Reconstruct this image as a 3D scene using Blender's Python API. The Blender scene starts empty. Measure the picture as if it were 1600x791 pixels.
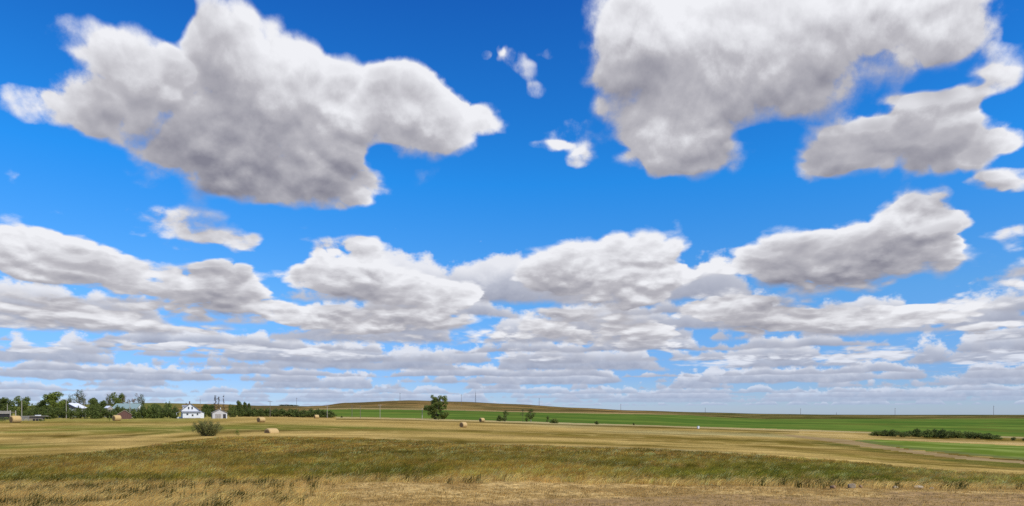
import bpy, math, random
import numpy as np
from mathutils import Vector, Matrix

rnd = random.Random(7)
S = bpy.context.scene
C = S.collection

# ------------------------------------------------------------------ camera
# Level camera; the frame is shifted upwards so that verticals stay vertical.
F_PX, CX, HY = 1067.0, 800.0, 641.0          # photo focal length, centre column, eye-level row
CAM_Z = 2.3
cam_data = bpy.data.cameras.new("camera")
cam_data.sensor_width = 36.0
cam_data.lens = 36.0 * F_PX / 1600.0
cam_data.shift_y = (HY - 395.5) / 1600.0
cam_data.clip_start = 0.1
cam_data.clip_end = 60000.0
cam = bpy.data.objects.new("camera", cam_data)
cam.location = (0.0, 0.0, CAM_Z)
cam.rotation_euler = (math.radians(90), 0, 0)
C.objects.link(cam)
S.camera = cam

# ------------------------------------------------------------------ colour
S.view_settings.view_transform = 'Standard'
S.view_settings.look = 'None'
S.view_settings.exposure = 0.0
S.view_settings.gamma = 1.0
S.cycles.max_bounces = 5
S.cycles.diffuse_bounces = 2
S.cycles.transparent_max_bounces = 8
S.cycles.use_denoising = False
S.cycles.denoising_prefilter = 'ACCURATE'

SUN_EL, SUN_AZ = math.radians(47), math.radians(127)      # azimuth clockwise from the view direction (+Y)

# ------------------------------------------------------------------ node helper
class X:
    """A value in a node tree; arithmetic on it adds Math nodes."""
    def __init__(s, t, sock): s.t, s.s = t, sock
    def _m(s, op, *a):
        n = s.t.nodes.new('ShaderNodeMath'); n.operation = op
        for i, v in enumerate((s,) + a):
            if isinstance(v, X): s.t.links.new(v.s, n.inputs[i])
            else: n.inputs[i].default_value = float(v)
        return X(s.t, n.outputs[0])
    def __add__(s, o): return s._m('ADD', o)
    __radd__ = __add__
    def __sub__(s, o): return s._m('SUBTRACT', o)
    def __rsub__(s, o): return (s * -1.0) + o
    def __mul__(s, o): return s._m('MULTIPLY', o)
    __rmul__ = __mul__
    def __truediv__(s, o): return s._m('DIVIDE', o)
    def pow(s, o): return s._m('POWER', o)
    def max(s, o): return s._m('MAXIMUM', o)
    def min(s, o): return s._m('MINIMUM', o)
    def smax(s, o, k): return s._m('SMOOTH_MAX', o, k)
    def atan2(s, o): return s._m('ARCTAN2', o)
    def sqrt(s): return s._m('SQRT')
    def step(s, a, b, lo=0.0, hi=1.0, kind='SMOOTHSTEP'):
        n = s.t.nodes.new('ShaderNodeMapRange'); n.interpolation_type = kind
        s.t.links.new(s.s, n.inputs[0])
        for i, v in zip((1, 2, 3, 4), (a, b, lo, hi)):
            if isinstance(v, X): s.t.links.new(v.s, n.inputs[i])
            else: n.inputs[i].default_value = v
        return X(s.t, n.outputs[0])

def vec(t, x, y, z):
    n = t.nodes.new('ShaderNodeCombineXYZ')
    for i, v in enumerate((x, y, z)):
        if isinstance(v, X): t.links.new(v.s, n.inputs[i])
        else: n.inputs[i].default_value = v
    return n.outputs[0]

def noise(t, v, scale, detail=5, rough=0.55, dist=0.0, lac=2.0, ntype='FBM', color=False):
    n = t.nodes.new('ShaderNodeTexNoise'); n.noise_dimensions = '3D'
    n.noise_type = ntype
    if ntype == 'FBM': n.normalize = True
    if v is not None: t.links.new(v, n.inputs['Vector'])
    n.inputs['Scale'].default_value = scale; n.inputs['Detail'].default_value = detail
    n.inputs['Roughness'].default_value = rough; n.inputs['Distortion'].default_value = dist
    n.inputs['Lacunarity'].default_value = lac
    return n.outputs['Color'] if color else X(t, n.outputs['Fac'])

def mixc(t, f, a, b, mode='MIX'):
    n = t.nodes.new('ShaderNodeMix'); n.data_type = 'RGBA'; n.blend_type = mode
    n.clamp_result = False; n.clamp_factor = True
    for i, v in ((0, f), (6, a), (7, b)):
        if isinstance(v, X): t.links.new(v.s, n.inputs[i])
        elif hasattr(v, 'is_output'): t.links.new(v, n.inputs[i])
        elif isinstance(v, (int, float)): n.inputs[i].default_value = v
        else: n.inputs[i].default_value = (*v[:3], 1.0)
    return n.outputs[2]

def srgb(r, g, b):
    f = lambda c: (c / 255 / 12.92) if c / 255 <= 0.04045 else ((c / 255 + 0.055) / 1.055) ** 2.4
    return (f(r), f(g), f(b))

# ------------------------------------------------------------------ sky
# Clouds: centre and half-sizes as they stand over the horizon (converted to azimuth and slope), thickness
CLOUDS = [
 # big cloud, upper left
 (135,60,75,42,.8),(48,160,55,26,.75),(150,150,80,60,.9),(235,90,75,52,1),(360,50,62,75,1),(420,95,95,70,1.1),
 (485,150,90,70,1.1),(570,150,110,60,1),(640,150,70,62,1),(720,198,66,36,.9),(250,195,110,60,1.1),(330,250,110,55,1.1),
 (430,215,140,75,1.9),(520,270,80,48,1),(470,303,120,28,.8),(375,300,60,24,.7),(660,205,80,50,.9),(590,305,30,18,.5),
 # big cloud, upper right
 (975,50,75,75,1),(1050,120,125,110,2.2),(1150,50,160,90,1.2),(1055,225,85,48,1),(1030,262,40,18,.6),(1120,235,65,38,.8),
 (1250,90,120,90,1),(1285,170,60,38,.8),(1215,140,80,55,.8),(1370,50,130,70,.75),(1460,35,95,60,.75),(1565,85,70,45,.7),(1520,125,60,25,.6),
 (1410,120,70,35,.4),(1340,-30,300,60,.6),
 (1400,215,130,48,1),(1440,178,88,42,1),(1300,252,65,26,.8),(1500,238,90,32,.8),(1585,212,35,25,.6),(1238,240,30,11,.5),(1330,222,75,36,.8),(1395,178,70,40,.8),(1575,155,60,15,-1.2),(1490,130,30,12,-.5),
 (1556,286,44,15,.6),(1512,296,14,14,-.5),(1600,278,50,22,.7),(1480,300,25,9,.2),
 # blue gaps
 (275,128,22,13,-.8),(284,14,40,36,-1.0),(232,105,80,50,.6),(300,150,70,50,.6),(180,190,60,30,.5),(590,245,30,22,-.9),(1440,130,50,12,-.6),(1370,165,45,10,-.6),(1560,45,22,18,-.9),(1180,210,40,12,-.6),(140,235,50,15,-.5),
 (262,396,70,10,-.9),(440,398,30,22,-.8),(720,412,70,20,-.8),(1086,398,12,22,-.6),(790,455,24,14,-.5),(200,462,40,6,-.4),(640,398,40,16,-.4),
 # wisps
 (818,108,28,26,.82),(835,147,28,14,.72),(888,208,36,26,.72),(908,243,27,15,.75),(870,92,17,15,.62),(765,95,16,10,.5),
 (860,225,28,10,.5),(797,85,9,18,.45),(100,300,26,12,.35),(0,270,26,30,.4),
 # middle distance
 (1435,345,66,42,1.1),(1390,390,90,38,1.8),(1300,395,95,38,1.2),(1235,385,60,30,1),(1145,407,62,22,1),(1320,432,140,22,1),
 (1472,385,32,34,1),(1530,405,40,12,.3),
 (930,412,110,32,1.1),(1005,385,55,24,1),(860,428,60,24,1),(950,447,80,28,1.1),(1060,428,38,17,.9),(985,460,60,18,.9),
 (295,352,72,27,1.0),(375,378,48,17,.9),(195,358,40,10,.25),(480,362,36,13,.5),
 (60,398,110,34,1.1),(155,408,85,26,1),(30,368,55,22,.8),(120,425,115,20,.9),
 (330,438,72,25,1.1),(355,424,48,17,1),(255,465,90,20,1),(385,465,62,20,1),
 (548,393,66,24,1),(510,435,75,25,1),(600,445,80,27,1.1),(645,455,100,24,1),(700,466,68,17,.8),(765,440,40,14,.35),
 (480,493,70,18,.9),(570,500,110,18,1),(690,498,70,15,.9),(620,525,150,13,.9),
 (60,475,110,19,1),(110,505,120,13,.9),(260,505,120,14,.9),(350,490,70,12,.7),
 (1135,480,80,20,1),(1220,487,120,24,1.1),(1350,497,130,20,1),(1460,496,80,17,.9),(1230,512,95,12,.8),
 (855,497,50,15,.9),(940,494,52,15,.9),(825,519,75,12,.8),(1000,500,60,10,.6),
 (1595,372,32,26,.9),(1600,425,48,20,.9),(1545,462,75,18,.8),(1575,516,70,14,.9),
 (965,528,85,16,1),(1012,520,40,12,1),(1030,545,70,9,.8),(1350,556,75,14,1),(1555,560,60,14,1),(1120,565,70,10,.8),(1235,552,50,10,.8),
 (190,538,90,9,.9),(330,545,90,9,.9),(60,545,60,9,.9),(520,555,90,8,.9),(840,556,60,9,.9),
]

SKY_T = [(0.0,(.58,.78,1.36)),(0.05,(.44,.70,1.30)),(0.16,(.42,.92,1.45)),(0.33,(.14,1.05,1.93)),(0.6,(.10,.72,1.7))]
W = bpy.data.worlds.new("World"); S.world = W; W.use_nodes = True
t = W.node_tree; t.nodes.clear()
wout = t.nodes.new('ShaderNodeOutputWorld'); bg = t.nodes.new('ShaderNodeBackground')
bg.inputs['Strength'].default_value = 0.1
t.links.new(bg.outputs[0], wout.inputs[0])
sky = t.nodes.new('ShaderNodeTexSky'); sky.sky_type = 'NISHITA'; sky.sun_disc = False
sky.sun_elevation = SUN_EL; sky.sun_rotation = SUN_AZ
sky.altitude = 600; sky.air_density = 1.0; sky.dust_density = 0.25; sky.ozone_density = 1.0
geo = t.nodes.new('ShaderNodeNewGeometry')
sep = t.nodes.new('ShaderNodeSeparateXYZ'); 
tc = t.nodes.new('ShaderNodeTexCoord')
t.links.new(tc.outputs['Generated'], sep.inputs[0])
dx, dy, dz = (X(t, sep.outputs[i]) for i in range(3))
hyp = (dx * dx + dy * dy).sqrt().max(1e-4)
az = dx.atan2(dy)
v = (dz / hyp).max(0.0)
hx, hy_ = dx / hyp, dy / hyp

def plane(vv, w=0.0):
    rho = (vv + 0.022).pow(-0.66)
    return vec(t, hx * rho, hy_ * rho, w)

Q0 = plane(v)
wn = t.nodes.new('ShaderNodeSeparateColor')
t.links.new(noise(t, Q0, 2.6, 4, 0.6, color=True), wn.inputs[0])
wx, wy = X(t, wn.outputs[0]) - 0.5, X(t, wn.outputs[1]) - 0.5
wamp = v.step(0.0, 0.5, 0.006, 0.085, 'LINEAR')
az_w = az + wx * wamp * 1.6
v_w = v + wy * wamp * 0.75

def vmath(op, a, b=None, c=None):
    n = t.nodes.new('ShaderNodeVectorMath'); n.operation = op
    for i, w in enumerate((a, b, c)):
        if w is None: continue
        if hasattr(w, 'is_output'): t.links.new(w, n.inputs[i])
        else: n.inputs[i].default_value = w
    return n

def clouds(du, dv):
    """sum of soft cloud masses (three to a vector) at an offset towards the light"""
    pa, pv = az_w + du, v_w + dv
    pa, pv = vec(t, pa, pa, pa), vec(t, pv, pv, pv)
    items = []
    for (x, y, rx, ry, a) in CLOUDS:
        if y > 330: rx, ry = rx * 1.06, ry * 1.10
        a0 = math.atan((x - CX) / F_PX); c = math.cos(a0)
        v0 = (HY - y) / F_PX * c
        ra = rx / F_PX * c * c; rv = ry / F_PX * c
        items.append((1 / ra, -a0 / ra, 1 / rv, -v0 / rv, a))
    while len(items) % 3: items.append((1.0, 50.0, 1.0, 50.0, 0.0))
    acc = None
    for i in range(0, len(items), 3):
        g = list(zip(*items[i:i + 3]))
        qa = vmath('MULTIPLY_ADD', pa, g[0], g[1]).outputs[0]
        qv = vmath('MULTIPLY_ADD', pv, g[2], g[3]).outputs[0]
        s = vmath('MULTIPLY', qa, qa).outputs[0]
        s = vmath('MULTIPLY_ADD', qv, qv, s).outputs[0]
        s = vmath('MULTIPLY', s, s).outputs[0]
        s = vmath('MULTIPLY_ADD', s, s, (1, 1, 1)).outputs[0]
        k = vmath('DIVIDE', g[4], s).outputs[0]
        acc = k if acc is None else vmath('ADD', acc, k).outputs[0]
    f = X(t, vmath('DOT_PRODUCT', acc, (1, 1, 1)).outputs['Value'])
    f = f / (f * 0.40 + 1.0)                      # saturates where masses pile up
    return f * 2.1 - 0.82

def body(vo, du, octaves=8):
    """total cloud depth at slope v+vo"""
    vv = v + vo
    m = clouds(du, vo)
    # away from the named clouds the field goes on as a noise-made deck
    deck = noise(t, plane(vv, 3.0), 2.45, 4, 0.52, 0.25)
    low = v.step(0.24, 0.09)
    thr = 0.70
    side = ((az * az).sqrt()).step(0.72, 0.95)
    thr = (side * -0.14 * (1.0 - low)) + thr + low * 0.2
    m = m.smax(((deck - thr) * 6.0).min(1.2), 0.2)
    rho = (vv + 0.02).pow(-0.40)
    det = noise(t, vec(t, hx * rho, hy_ * rho, 1.7), 6.6, octaves, 0.61, 0.1)
    puff = noise(t, vec(t, hx * rho, hy_ * rho, 5.1), 11.0, 0.0, 0.5) - 0.5
    puff2 = noise(t, vec(t, hx * rho, hy_ * rho, 9.3), 25.0, 0.0, 0.5) - 0.5
    return m + (det - 0.5) * 4.0 + puff._m('ABSOLUTE') * 2.7 + puff2._m('ABSOLUTE') * 1.1 - 0.40, m

lift = v.step(0.0, 0.5, 0.003, 0.018, 'LINEAR')
zero = v * 0.0
D0, M0 = body(zero, 0.0)
D1, M1 = body(lift, 0.004)
D2, M2 = body(lift * 5.0, 0.012, 3)
grad = (D0 - D1)                                 # >0: depth falls towards the light, a lit top
gradb = (D0 - D2)
wsp = noise(t, Q0, 1.9, 2, 0.5)
soft = wsp.step(0.35, 0.65, 0.2, 0.9) + gradb.step(0.2, -1.2, 0.0, 0.8)
soft = soft + M0.step(1.0, 0.25) * 0.75           # thin scraps stay translucent
alpha = D0.step(-0.08, soft)
thick = D0.step(0.2, 2.3) * v.step(0.05, 0.35, 0.75, 1.0)
big = noise(t, Q0, 1.3, 2, 0.5).step(0.38, 0.62)
mott = noise(t, plane(v, 8.0), 3.6, 4, 0.55, 0.4) - 0.5
top = gradb.step(-1.6, 1.6, -0.5, 0.5, 'LINEAR')
relief = grad.step(-0.8, 0.8, -0.5, 0.5, 'LINEAR')
rim = D0.step(1.3, 0.1)
light = 0.66 + rim * 0.16 + relief * 0.70 + top * 0.80 - thick * (0.26 + big * 0.54) + mott * 1.0 * alpha
cl_dark = [c * 10 for c in srgb(132, 132, 146)]
cl_mid = [c * 10 for c in srgb(188, 187, 194)]
cl_lit = [c * 10 for c in srgb(240, 241, 246)]
ccol = mixc(t, light.step(-0.4, 0.5, kind='LINEAR'), cl_dark, cl_mid)
ccol = mixc(t, light.step(0.5, 1.15, kind='LINEAR'), ccol, cl_lit)
# the blue between the clouds: the clear sky, graded like the photograph's
tint = SKY_T[0][1]
for (v0, c0), (v1, c1) in zip(SKY_T, SKY_T[1:]):
    tint = mixc(t, v.step(v0, v1, kind='LINEAR'), tint, c1)
base = mixc(t, 1.0, sky.outputs[0], tint, 'MULTIPLY')
# distance pales the far clouds into the air
far = v.step(0.0, 0.12, 0.62, 0.0)
ccol = mixc(t, far, ccol, [c * 10 for c in srgb(166, 190, 228)])
# the deck towards the horizon: row behind row of flat-based heaps
cur = base
rows = []
vk = 0.007
k = 0
while vk < 0.165:
    rows.append((vk, 0.0085 + vk * 0.33, k)); vk += 0.0042 + vk * 0.130; k += 1
for (vk, hk, k) in rows:
    fq = 1.0 / (hk * 4.2)
    cov = noise(t, vec(t, hx * fq + 7.3 * k, hy_ * fq, 3.7 * k), 1.0, 3, 0.55)
    y_ = (v - vk) / (hk * (1.0 + 0.35 * ((k * 5) % 3 - 1))) + (cov - 0.5) * 0.8 * ((k * 7) % 3 - 1)
    fd = 1.0 / (hk * 0.85)
    pf = noise(t, vec(t, hx * fd, hy_ * fd, v * (fd * 1.35) + 5.1 * k), 1.0, 4, 0.6) - 0.5
    hgt = (cov - (0.398 - 0.02 * (vk < 0.05) + 0.05 * ((k * 5) % 4 == 0) + (0.06 if vk > 0.14 else 0.0))) * 6.0
    d_t = hgt.min(1.0) - y_ + pf * 1.5
    d_b = (y_ + pf * 0.30 + 0.12) * 3.0
    a_k = d_t.step(0.0, 0.30) * d_b.step(0.0, 0.45) * (0.96 if vk > 0.03 else 0.8)
    lt = y_.step(-0.1, 0.8, 0.10, 0.84) + d_t.step(0.75, 0.05) * 0.26 + pf * 1.25
    c_k = mixc(t, lt.step(-0.1, 0.5, kind='LINEAR'), [c * 10 for c in srgb(146, 149, 166)], [c * 10 for c in srgb(190, 192, 203)])
    c_k = mixc(t, lt.step(0.5, 0.98, kind='LINEAR'), c_k, [c * 10 for c in srgb(238, 238, 242)])
    fk = 0.66 * math.exp(-vk / 0.055)
    c_k = mixc(t, fk, c_k, [c * 10 for c in srgb(172, 193, 227)])
    cur = mixc(t, a_k, cur, c_k)
final = mixc(t, alpha * dz.step(-0.002, 0.004), cur, ccol)
t.links.new(final, bg.inputs['Color'])
W.cycles.sampling_method = 'MANUAL'; W.cycles.sample_map_resolution = 256

sun_d = bpy.data.lights.new("sun", 'SUN'); sun_d.energy = 4.4; sun_d.angle = math.radians(0.53)
sun_d.color = (1.0, 0.94, 0.84)
sun = bpy.data.objects.new("sun", sun_d); C.objects.link(sun)
sdir = Vector((math.sin(SUN_AZ) * math.cos(SUN_EL), math.cos(SUN_AZ) * math.cos(SUN_EL), math.sin(SUN_EL)))
sun.rotation_euler = sdir.to_track_quat('Z', 'Y').to_euler()

# ------------------------------------------------------------------ numbers: smooth noise on arrays
_P = np.random.RandomState(11).rand(256, 256)
def vnoise(x, y):
    x, y = np.asarray(x, float), np.asarray(y, float)
    xi, yi = np.floor(x).astype(int), np.floor(y).astype(int)
    fx, fy = x - xi, y - yi
    fx, fy = fx * fx * (3 - 2 * fx), fy * fy * (3 - 2 * fy)
    g = lambda a, b: _P[a & 255, b & 255]
    return ((g(xi, yi) * (1 - fx) + g(xi + 1, yi) * fx) * (1 - fy) + (g(xi, yi + 1) * (1 - fx) + g(xi + 1, yi + 1) * fx) * fy)
def fbm(x, y, o=4):
    s_, a, n_ = 0.0, 0.5, 0.0
    for k in range(o):
        s_ = s_ + a * vnoise(x * 2 ** k + 17 * k, y * 2 ** k + 31 * k); n_ += a; a *= 0.5
    return s_ / n_
def sstep(a, b, x):
    q = np.clip((x - a) / (b - a), 0, 1)
    return q * q * (3 - 2 * q)

# ------------------------------------------------------------------ the lie of the land
# sight line (row of the level view) under which the ground is seen, by bearing and forward distance
DIST = np.array([4, 10, 20, 45, 80, 120, 200, 300, 400, 550, 800, 1200, 2000, 4000, 10000, 40000.])
LAND = {
    -100: [1240, 886, 766, 717, 695, 681, 665, 656, 651, 647, 643, 640, 636, 635, 634.5, 635],
    0:    [1240, 886, 766, 717, 695, 681, 665, 656, 651, 647, 643, 640, 635, 635, 634.5, 635],
    120:  [1240, 886, 766, 714, 692, 678, 664, 655.5, 650, 645, 641, 637, 632, 634, 634.5, 635],
    240:  [1240, 886, 766, 712, 690, 677, 664, 655.5, 650, 645, 640, 634.5, 629.8, 632, 634, 635],
    330:  [1240, 886, 765.5, 711, 689.5, 677.5, 663.5, 654.8, 650.5, 646, 641, 636, 631.5, 633, 634, 635],
    420:  [1240, 886, 765, 710, 689, 678, 664, 654, 651, 648, 643.5, 638, 634.5, 634, 634, 635],
    500:  [1240, 886, 764.5, 709.5, 689, 678, 664, 655.5, 652, 646, 639.5, 634.2, 635, 635, 635, 635.5],
    540:  [1240, 886, 764.5, 709.5, 689, 678, 664.5, 656.5, 653, 646, 639, 629.6, 633, 635, 635.5, 636],
    640:  [1240, 886, 764, 709, 689, 678, 665, 657.5, 654, 647, 639, 626.0, 630, 634, 636, 637],
    720:  [1240, 886, 764, 709, 690, 679, 666.5, 659, 656, 648.5, 640, 628.2, 631, 635, 637, 638],
    800:  [1240, 886, 764, 710, 691.5, 681, 668.5, 661, 658, 650, 642, 631.8, 634, 637, 639, 639.5],
    900:  [1240, 886, 764, 712, 694, 684, 671.5, 664.5, 660.8, 652.5, 645, 637.5, 639, 640, 640.5, 641],
    1000: [1240, 886, 765, 714, 697, 687, 675, 667.5, 663.5, 655.5, 647.5, 642.3, 641.6, 642, 642, 642],
    1100: [1240, 886, 766, 717, 700.5, 691, 679, 671, 667, 659, 652, 647, 644.8, 644.4, 644.4, 644.6],
    1200: [1240, 886, 766.5, 721, 704, 695, 683, 674.5, 669.5, 662, 655.5, 650, 647.4, 647, 646.8, 647],
    1300: [1240, 886, 767, 727, 709, 699.5, 687, 677.5, 672, 663, 656, 650.5, 648.6, 648.2, 648, 648],
    1400: [1240, 886, 768, 734, 715, 704.5, 691, 680.5, 675, 664.5, 656, 650.5, 649, 648.5, 648.3, 648.3],
    1500: [1240, 886, 769, 740, 720, 708.5, 694, 683.5, 677.5, 666.5, 655.8, 650.3, 648.8, 648.4, 648.2, 648.3],
    1600: [1240, 886, 770, 745, 726, 713, 697, 686.5, 680, 668, 655.5, 650, 648.8, 648.4, 648.3, 648.4],
    1720: [1240, 886, 771, 748, 730, 717, 700, 689, 682, 669.5, 655.5, 650, 648.8, 648.4, 648.3, 648.4],
}
_cols = sorted(LAND); _tab = np.array([LAND[k] for k in _cols]); _ld = np.log(DIST)
def sight_row(px, Y):
    px, Y = np.broadcast_arrays(np.asarray(px, float), np.asarray(Y, float))
    fy = np.interp(np.log(np.maximum(Y, 4.0)), _ld, np.arange(len(DIST)))
    fx = np.interp(px, _cols, np.arange(len(_cols)))
    def cub(a, n):
        i = np.clip(np.floor(a).astype(int), 0, n - 2); f_ = a - i
        return i, f_
    i, fu = cub(fx, len(_cols)); j, fv = cub(fy, len(DIST))
    fu = fu * fu * (3 - 2 * fu) * 0.6 + fu * 0.4
    T = _tab
    def row(ii):
        jm, jp, jq = np.maximum(j - 1, 0), j + 1, np.minimum(j + 2, len(DIST) - 1)
        p0, p1, p2, p3 = T[ii, jm], T[ii, j], T[ii, jp], T[ii, jq]
        m1, m2 = (p2 - p0) / 2, (p3 - p1) / 2
        big_ = np.abs(m1) > 2.2 * np.abs(p2 - p1); m1 = np.where(big_, (p2 - p1), m1)
        f2, f3 = fv * fv, fv ** 3
        return (2 * f3 - 3 * f2 + 1) * p1 + (f3 - 2 * f2 + fv) * m1 + (-2 * f3 + 3 * f2) * p2 + (f3 - f2) * m2
    return row(i) * (1 - fu) + row(i + 1) * fu
def polar(x, y):
    r_ = np.hypot(x, y); a_ = np.arctan2(x, y)
    ac = np.clip(a_, -0.66, 0.71)
    return 800 + F_PX * np.tan(ac), r_ * np.cos(ac), a_
def height(x, y):
    x, y = np.asarray(x, float), np.asarray(y, float)
    px, Y, a_ = polar(x, y)
    z = CAM_Z - (sight_row(px, Y) - HY) / F_PX * np.maximum(Y, 4.0)
    back = sstep(0.9, 2.2, np.abs(a_))
    z = z * (1 - back) + back * (-0.0006 * np.minimum(np.hypot(x, y), 9000))
    near = sstep(3.0, 12.0, np.hypot(x, y))
    z = z * near
    z = z + (fbm(x * 0.35, y * 0.35, 3) - 0.5) * 0.10 * sstep(5, 20, np.hypot(x, y)) + (fbm(x * 0.03 + 9, y * 0.03, 3) - 0.5) * 0.5 * sstep(60, 250, np.hypot(x, y))
    return z
def at(px, Y):
    """ground point on bearing px at forward distance Y"""
    x = (px - 800) / F_PX * Y
    return Vector((x, Y, float(height(x, Y))))
def dist_of(px, row):
    """forward distance at which the ground lies under a sight row (nearest solution)"""
    Ys = np.exp(np.linspace(math.log(8), math.log(3000), 900))
    rr = sight_row(np.full_like(Ys, px), Ys)
    k = np.argmax(rr <= row)
    return float(Ys[k]) if k else 3000.0

# ------------------------------------------------------------------ things and parts
def tag(o, label=None, cat=None, group=None, kind=None):
    if label: o['label'] = label
    if cat: o['category'] = cat
    if group: o['group'] = group
    if kind: o['kind'] = kind
    return o
def link(o, parent=None):
    C.objects.link(o)
    if parent is not None: o.parent = parent
    return o
def empty(name, loc, rz=0.0):
    o = bpy.data.objects.new(name, None); o.location = loc; o.rotation_euler = (0, 0, rz)
    o.empty_display_size = 0.3
    return link(o)
def mesh_np(name, verts, faces, mat=None, smooth=False):
    """faces: (n,3) or (n,4) array"""
    verts = np.asarray(verts, np.float32); faces = np.asarray(faces, np.int32)
    m = bpy.data.meshes.new(name); n, k = faces.shape
    m.vertices.add(len(verts)); m.vertices.foreach_set('co', verts.ravel())
    m.loops.add(n * k); m.loops.foreach_set('vertex_index', faces.ravel())
    m.polygons.add(n); m.polygons.foreach_set('loop_start', np.arange(0, n * k, k, dtype=np.int32))
    m.polygons.foreach_set('loop_total', np.full(n, k, np.int32))
    if smooth: m.polygons.foreach_set('use_smooth', np.ones(n, bool))
    m.update(calc_edges=True)
    if mat: m.materials.append(mat)
    return m
def material(name, base, rough=0.9, spec=0.2, var=0.25, scale=6.0, attr=None, bump=0.0, trans=0.0, stretch=(1, 1, 1), inst=False, detail=4, speck=0.0):
    """base colour varied by noise; attr: colour attribute that replaces the base"""
    m = bpy.data.materials.new(name); m.use_nodes = True
    q = m.node_tree; b = q.nodes['Principled BSDF']
    b.inputs['Roughness'].default_value = rough; b.inputs['Specular IOR Level'].default_value = spec
    g = q.nodes.new('ShaderNodeTexCoord')
    mp = q.nodes.new('ShaderNodeMapping'); mp.inputs['Scale'].default_value = stretch
    q.links.new(g.outputs['Object'], mp.inputs[0])
    f = noise(q, mp.outputs[0], scale, detail, 0.65)
    k = f.step(0.25, 0.75, 1 - var, 1 + var, 'LINEAR')
    if speck:
        k = k * noise(q, mp.outputs[0], speck, 3, 0.7).step(0.36, 0.62, 0.50, 1.28, 'LINEAR')
    if attr:
        a = q.nodes.new('ShaderNodeAttribute'); a.attribute_name = attr
        a.attribute_type = 'INSTANCER' if inst else 'GEOMETRY'
        col = a.outputs['Color']
    else:
        rg = q.nodes.new('ShaderNodeRGB'); rg.outputs[0].default_value = (*base, 1); col = rg.outputs[0]
    vs = q.nodes.new('ShaderNodeVectorMath'); vs.operation = 'SCALE'
    q.links.new(col, vs.inputs[0]); q.links.new(k.s, vs.inputs['Scale'])
    q.links.new(vs.outputs[0], b.inputs['Base Color'])
    if bump:
        bn = q.nodes.new('ShaderNodeBump'); bn.inputs['Strength'].default_value = 1.0; bn.inputs['Distance'].default_value = bump
        q.links.new(f.s, bn.inputs['Height']); q.links.new(bn.outputs[0], b.inputs['Normal'])
    if trans:
        tr = q.nodes.new('ShaderNodeBsdfTranslucent'); q.links.new(vs.outputs[0], tr.inputs[0])
        mx = q.nodes.new('ShaderNodeMixShader'); mx.inputs[0].default_value = trans
        q.links.new(b.outputs[0], mx.inputs[1]); q.links.new(tr.outputs[0], mx.inputs[2])
        q.links.new(mx.outputs[0], q.nodes['Material Output'].inputs[0])
    return m

# ------------------------------------------------------------------ the ground, its fields and the track
LIT = np.array([1.22, 1.26, 1.60])                                        # how much brighter than its albedo open ground shows under this sun
def alb(r_, g_, b_): return tuple(np.array(srgb(r_, g_, b_)) / LIT)
T_ = alb(204, 174, 112); t_ = alb(172, 145, 86); o_ = alb(148, 130, 68); O_ = alb(124, 108, 50)
G_ = alb(132, 134, 66); D_ = alb(96, 82, 36); S_ = alb(178, 166, 122); L_ = alb(164, 158, 88)
BANDS = {   # stubble and hay strips across the mown field, far edge to near edge, as sight rows
    0:    [(655, L_), (662, o_), (664, T_), (668, t_), (671, o_), (673, t_), (676, G_), (679, t_), (682.5, O_), (685, T_), (691, t_), (700, G_), (705, t_), (712, o_), (718, T_), (721, T_)],
    100:  [(655, L_), (661, o_), (663, t_), (667, G_), (672, o_), (675, G_), (678, t_), (681.5, D_), (683.5, O_), (685, T_), (690, T_), (696, o_), (702, t_), (707, t_), (712, T_), (714, T_)],
    200:  [(655, L_), (661, o_), (664.5, T_), (667, G_), (674, G_), (677, o_), (678.5, T_), (680.5, D_), (682.6, D_), (684.5, T_), (692, T_), (698, T_), (704, T_)],
    290:  [(655, L_), (661, o_), (664, T_), (667, G_), (673, G_), (677, T_), (682, O_), (684.5, t_), (688, T_), (690, o_)],
    400:  [(650, T_), (655, t_), (658, T_), (662, o_), (666, G_), (670, G_), (673, D_), (676, T_), (681, T_), (683, O_)],
    560:  [(653, t_), (656, T_), (660, t_), (664, T_), (668, G_), (671, O_), (673, o_), (676, T_), (680, T_), (684, T_), (685.5, O_)],
    720:  [(656, t_), (659, T_), (664, t_), (670, T_), (672.5, O_), (675, o_), (678, T_), (684, T_), (688, O_), (691, D_), (694, S_), (696, S_)],
    880:  [(664, S_), (670, T_), (674, t_), (677, O_), (680, O_), (683, t_), (686, T_), (689, T_), (692, O_), (696, T_), (700, S_), (702, S_)],
    1040: [(667, O_), (671, t_), (676, S_), (681, t_), (684, O_), (687, t_), (690, O_), (694, T_), (697, O_), (700, t_), (703, S_), (706, S_)],
    1200: [(670, t_), (674, T_), (676, O_), (680, S_), (684, T_), (688, O_), (692, o_), (697, t_), (700, O_), (705, T_), (712, T_), (716, S_)],
    1320: [(674, t_), (678, T_), (682, T_), (690, O_), (696, D_), (700, o_), (706, t_), (712, o_), (718, T_), (725, t_)],
    1450: [(679, O_), (686, D_), (691, T_), (706, O_), (712, O_), (720, t_), (726, O_), (734, T_), (740, t_)],
    1600: [(683, O_), (690, O_), (695, T_), (720, D_), (726, G_), (731, o_), (737, T_), (742, t_), (748, t_)],
}
def curve(*p):
    a_ = np.array(p, float); return lambda px: np.interp(px, a_[:, 0], a_[:, 1])
L2 = curve((0, 721), (100, 714), (200, 704), (250, 697), (290, 690), (340, 684), (400, 682.5), (560, 685.5), (720, 695), (880, 702), (1040, 706), (1200, 715), (1320, 725), (1400, 734), (1500, 742), (1600, 748))
L1 = curve((0, 764), (150, 763), (300, 760), (400, 757), (520, 752), (800, 754), (1000, 757), (1200, 759), (1400, 761), (1600, 764))
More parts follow.
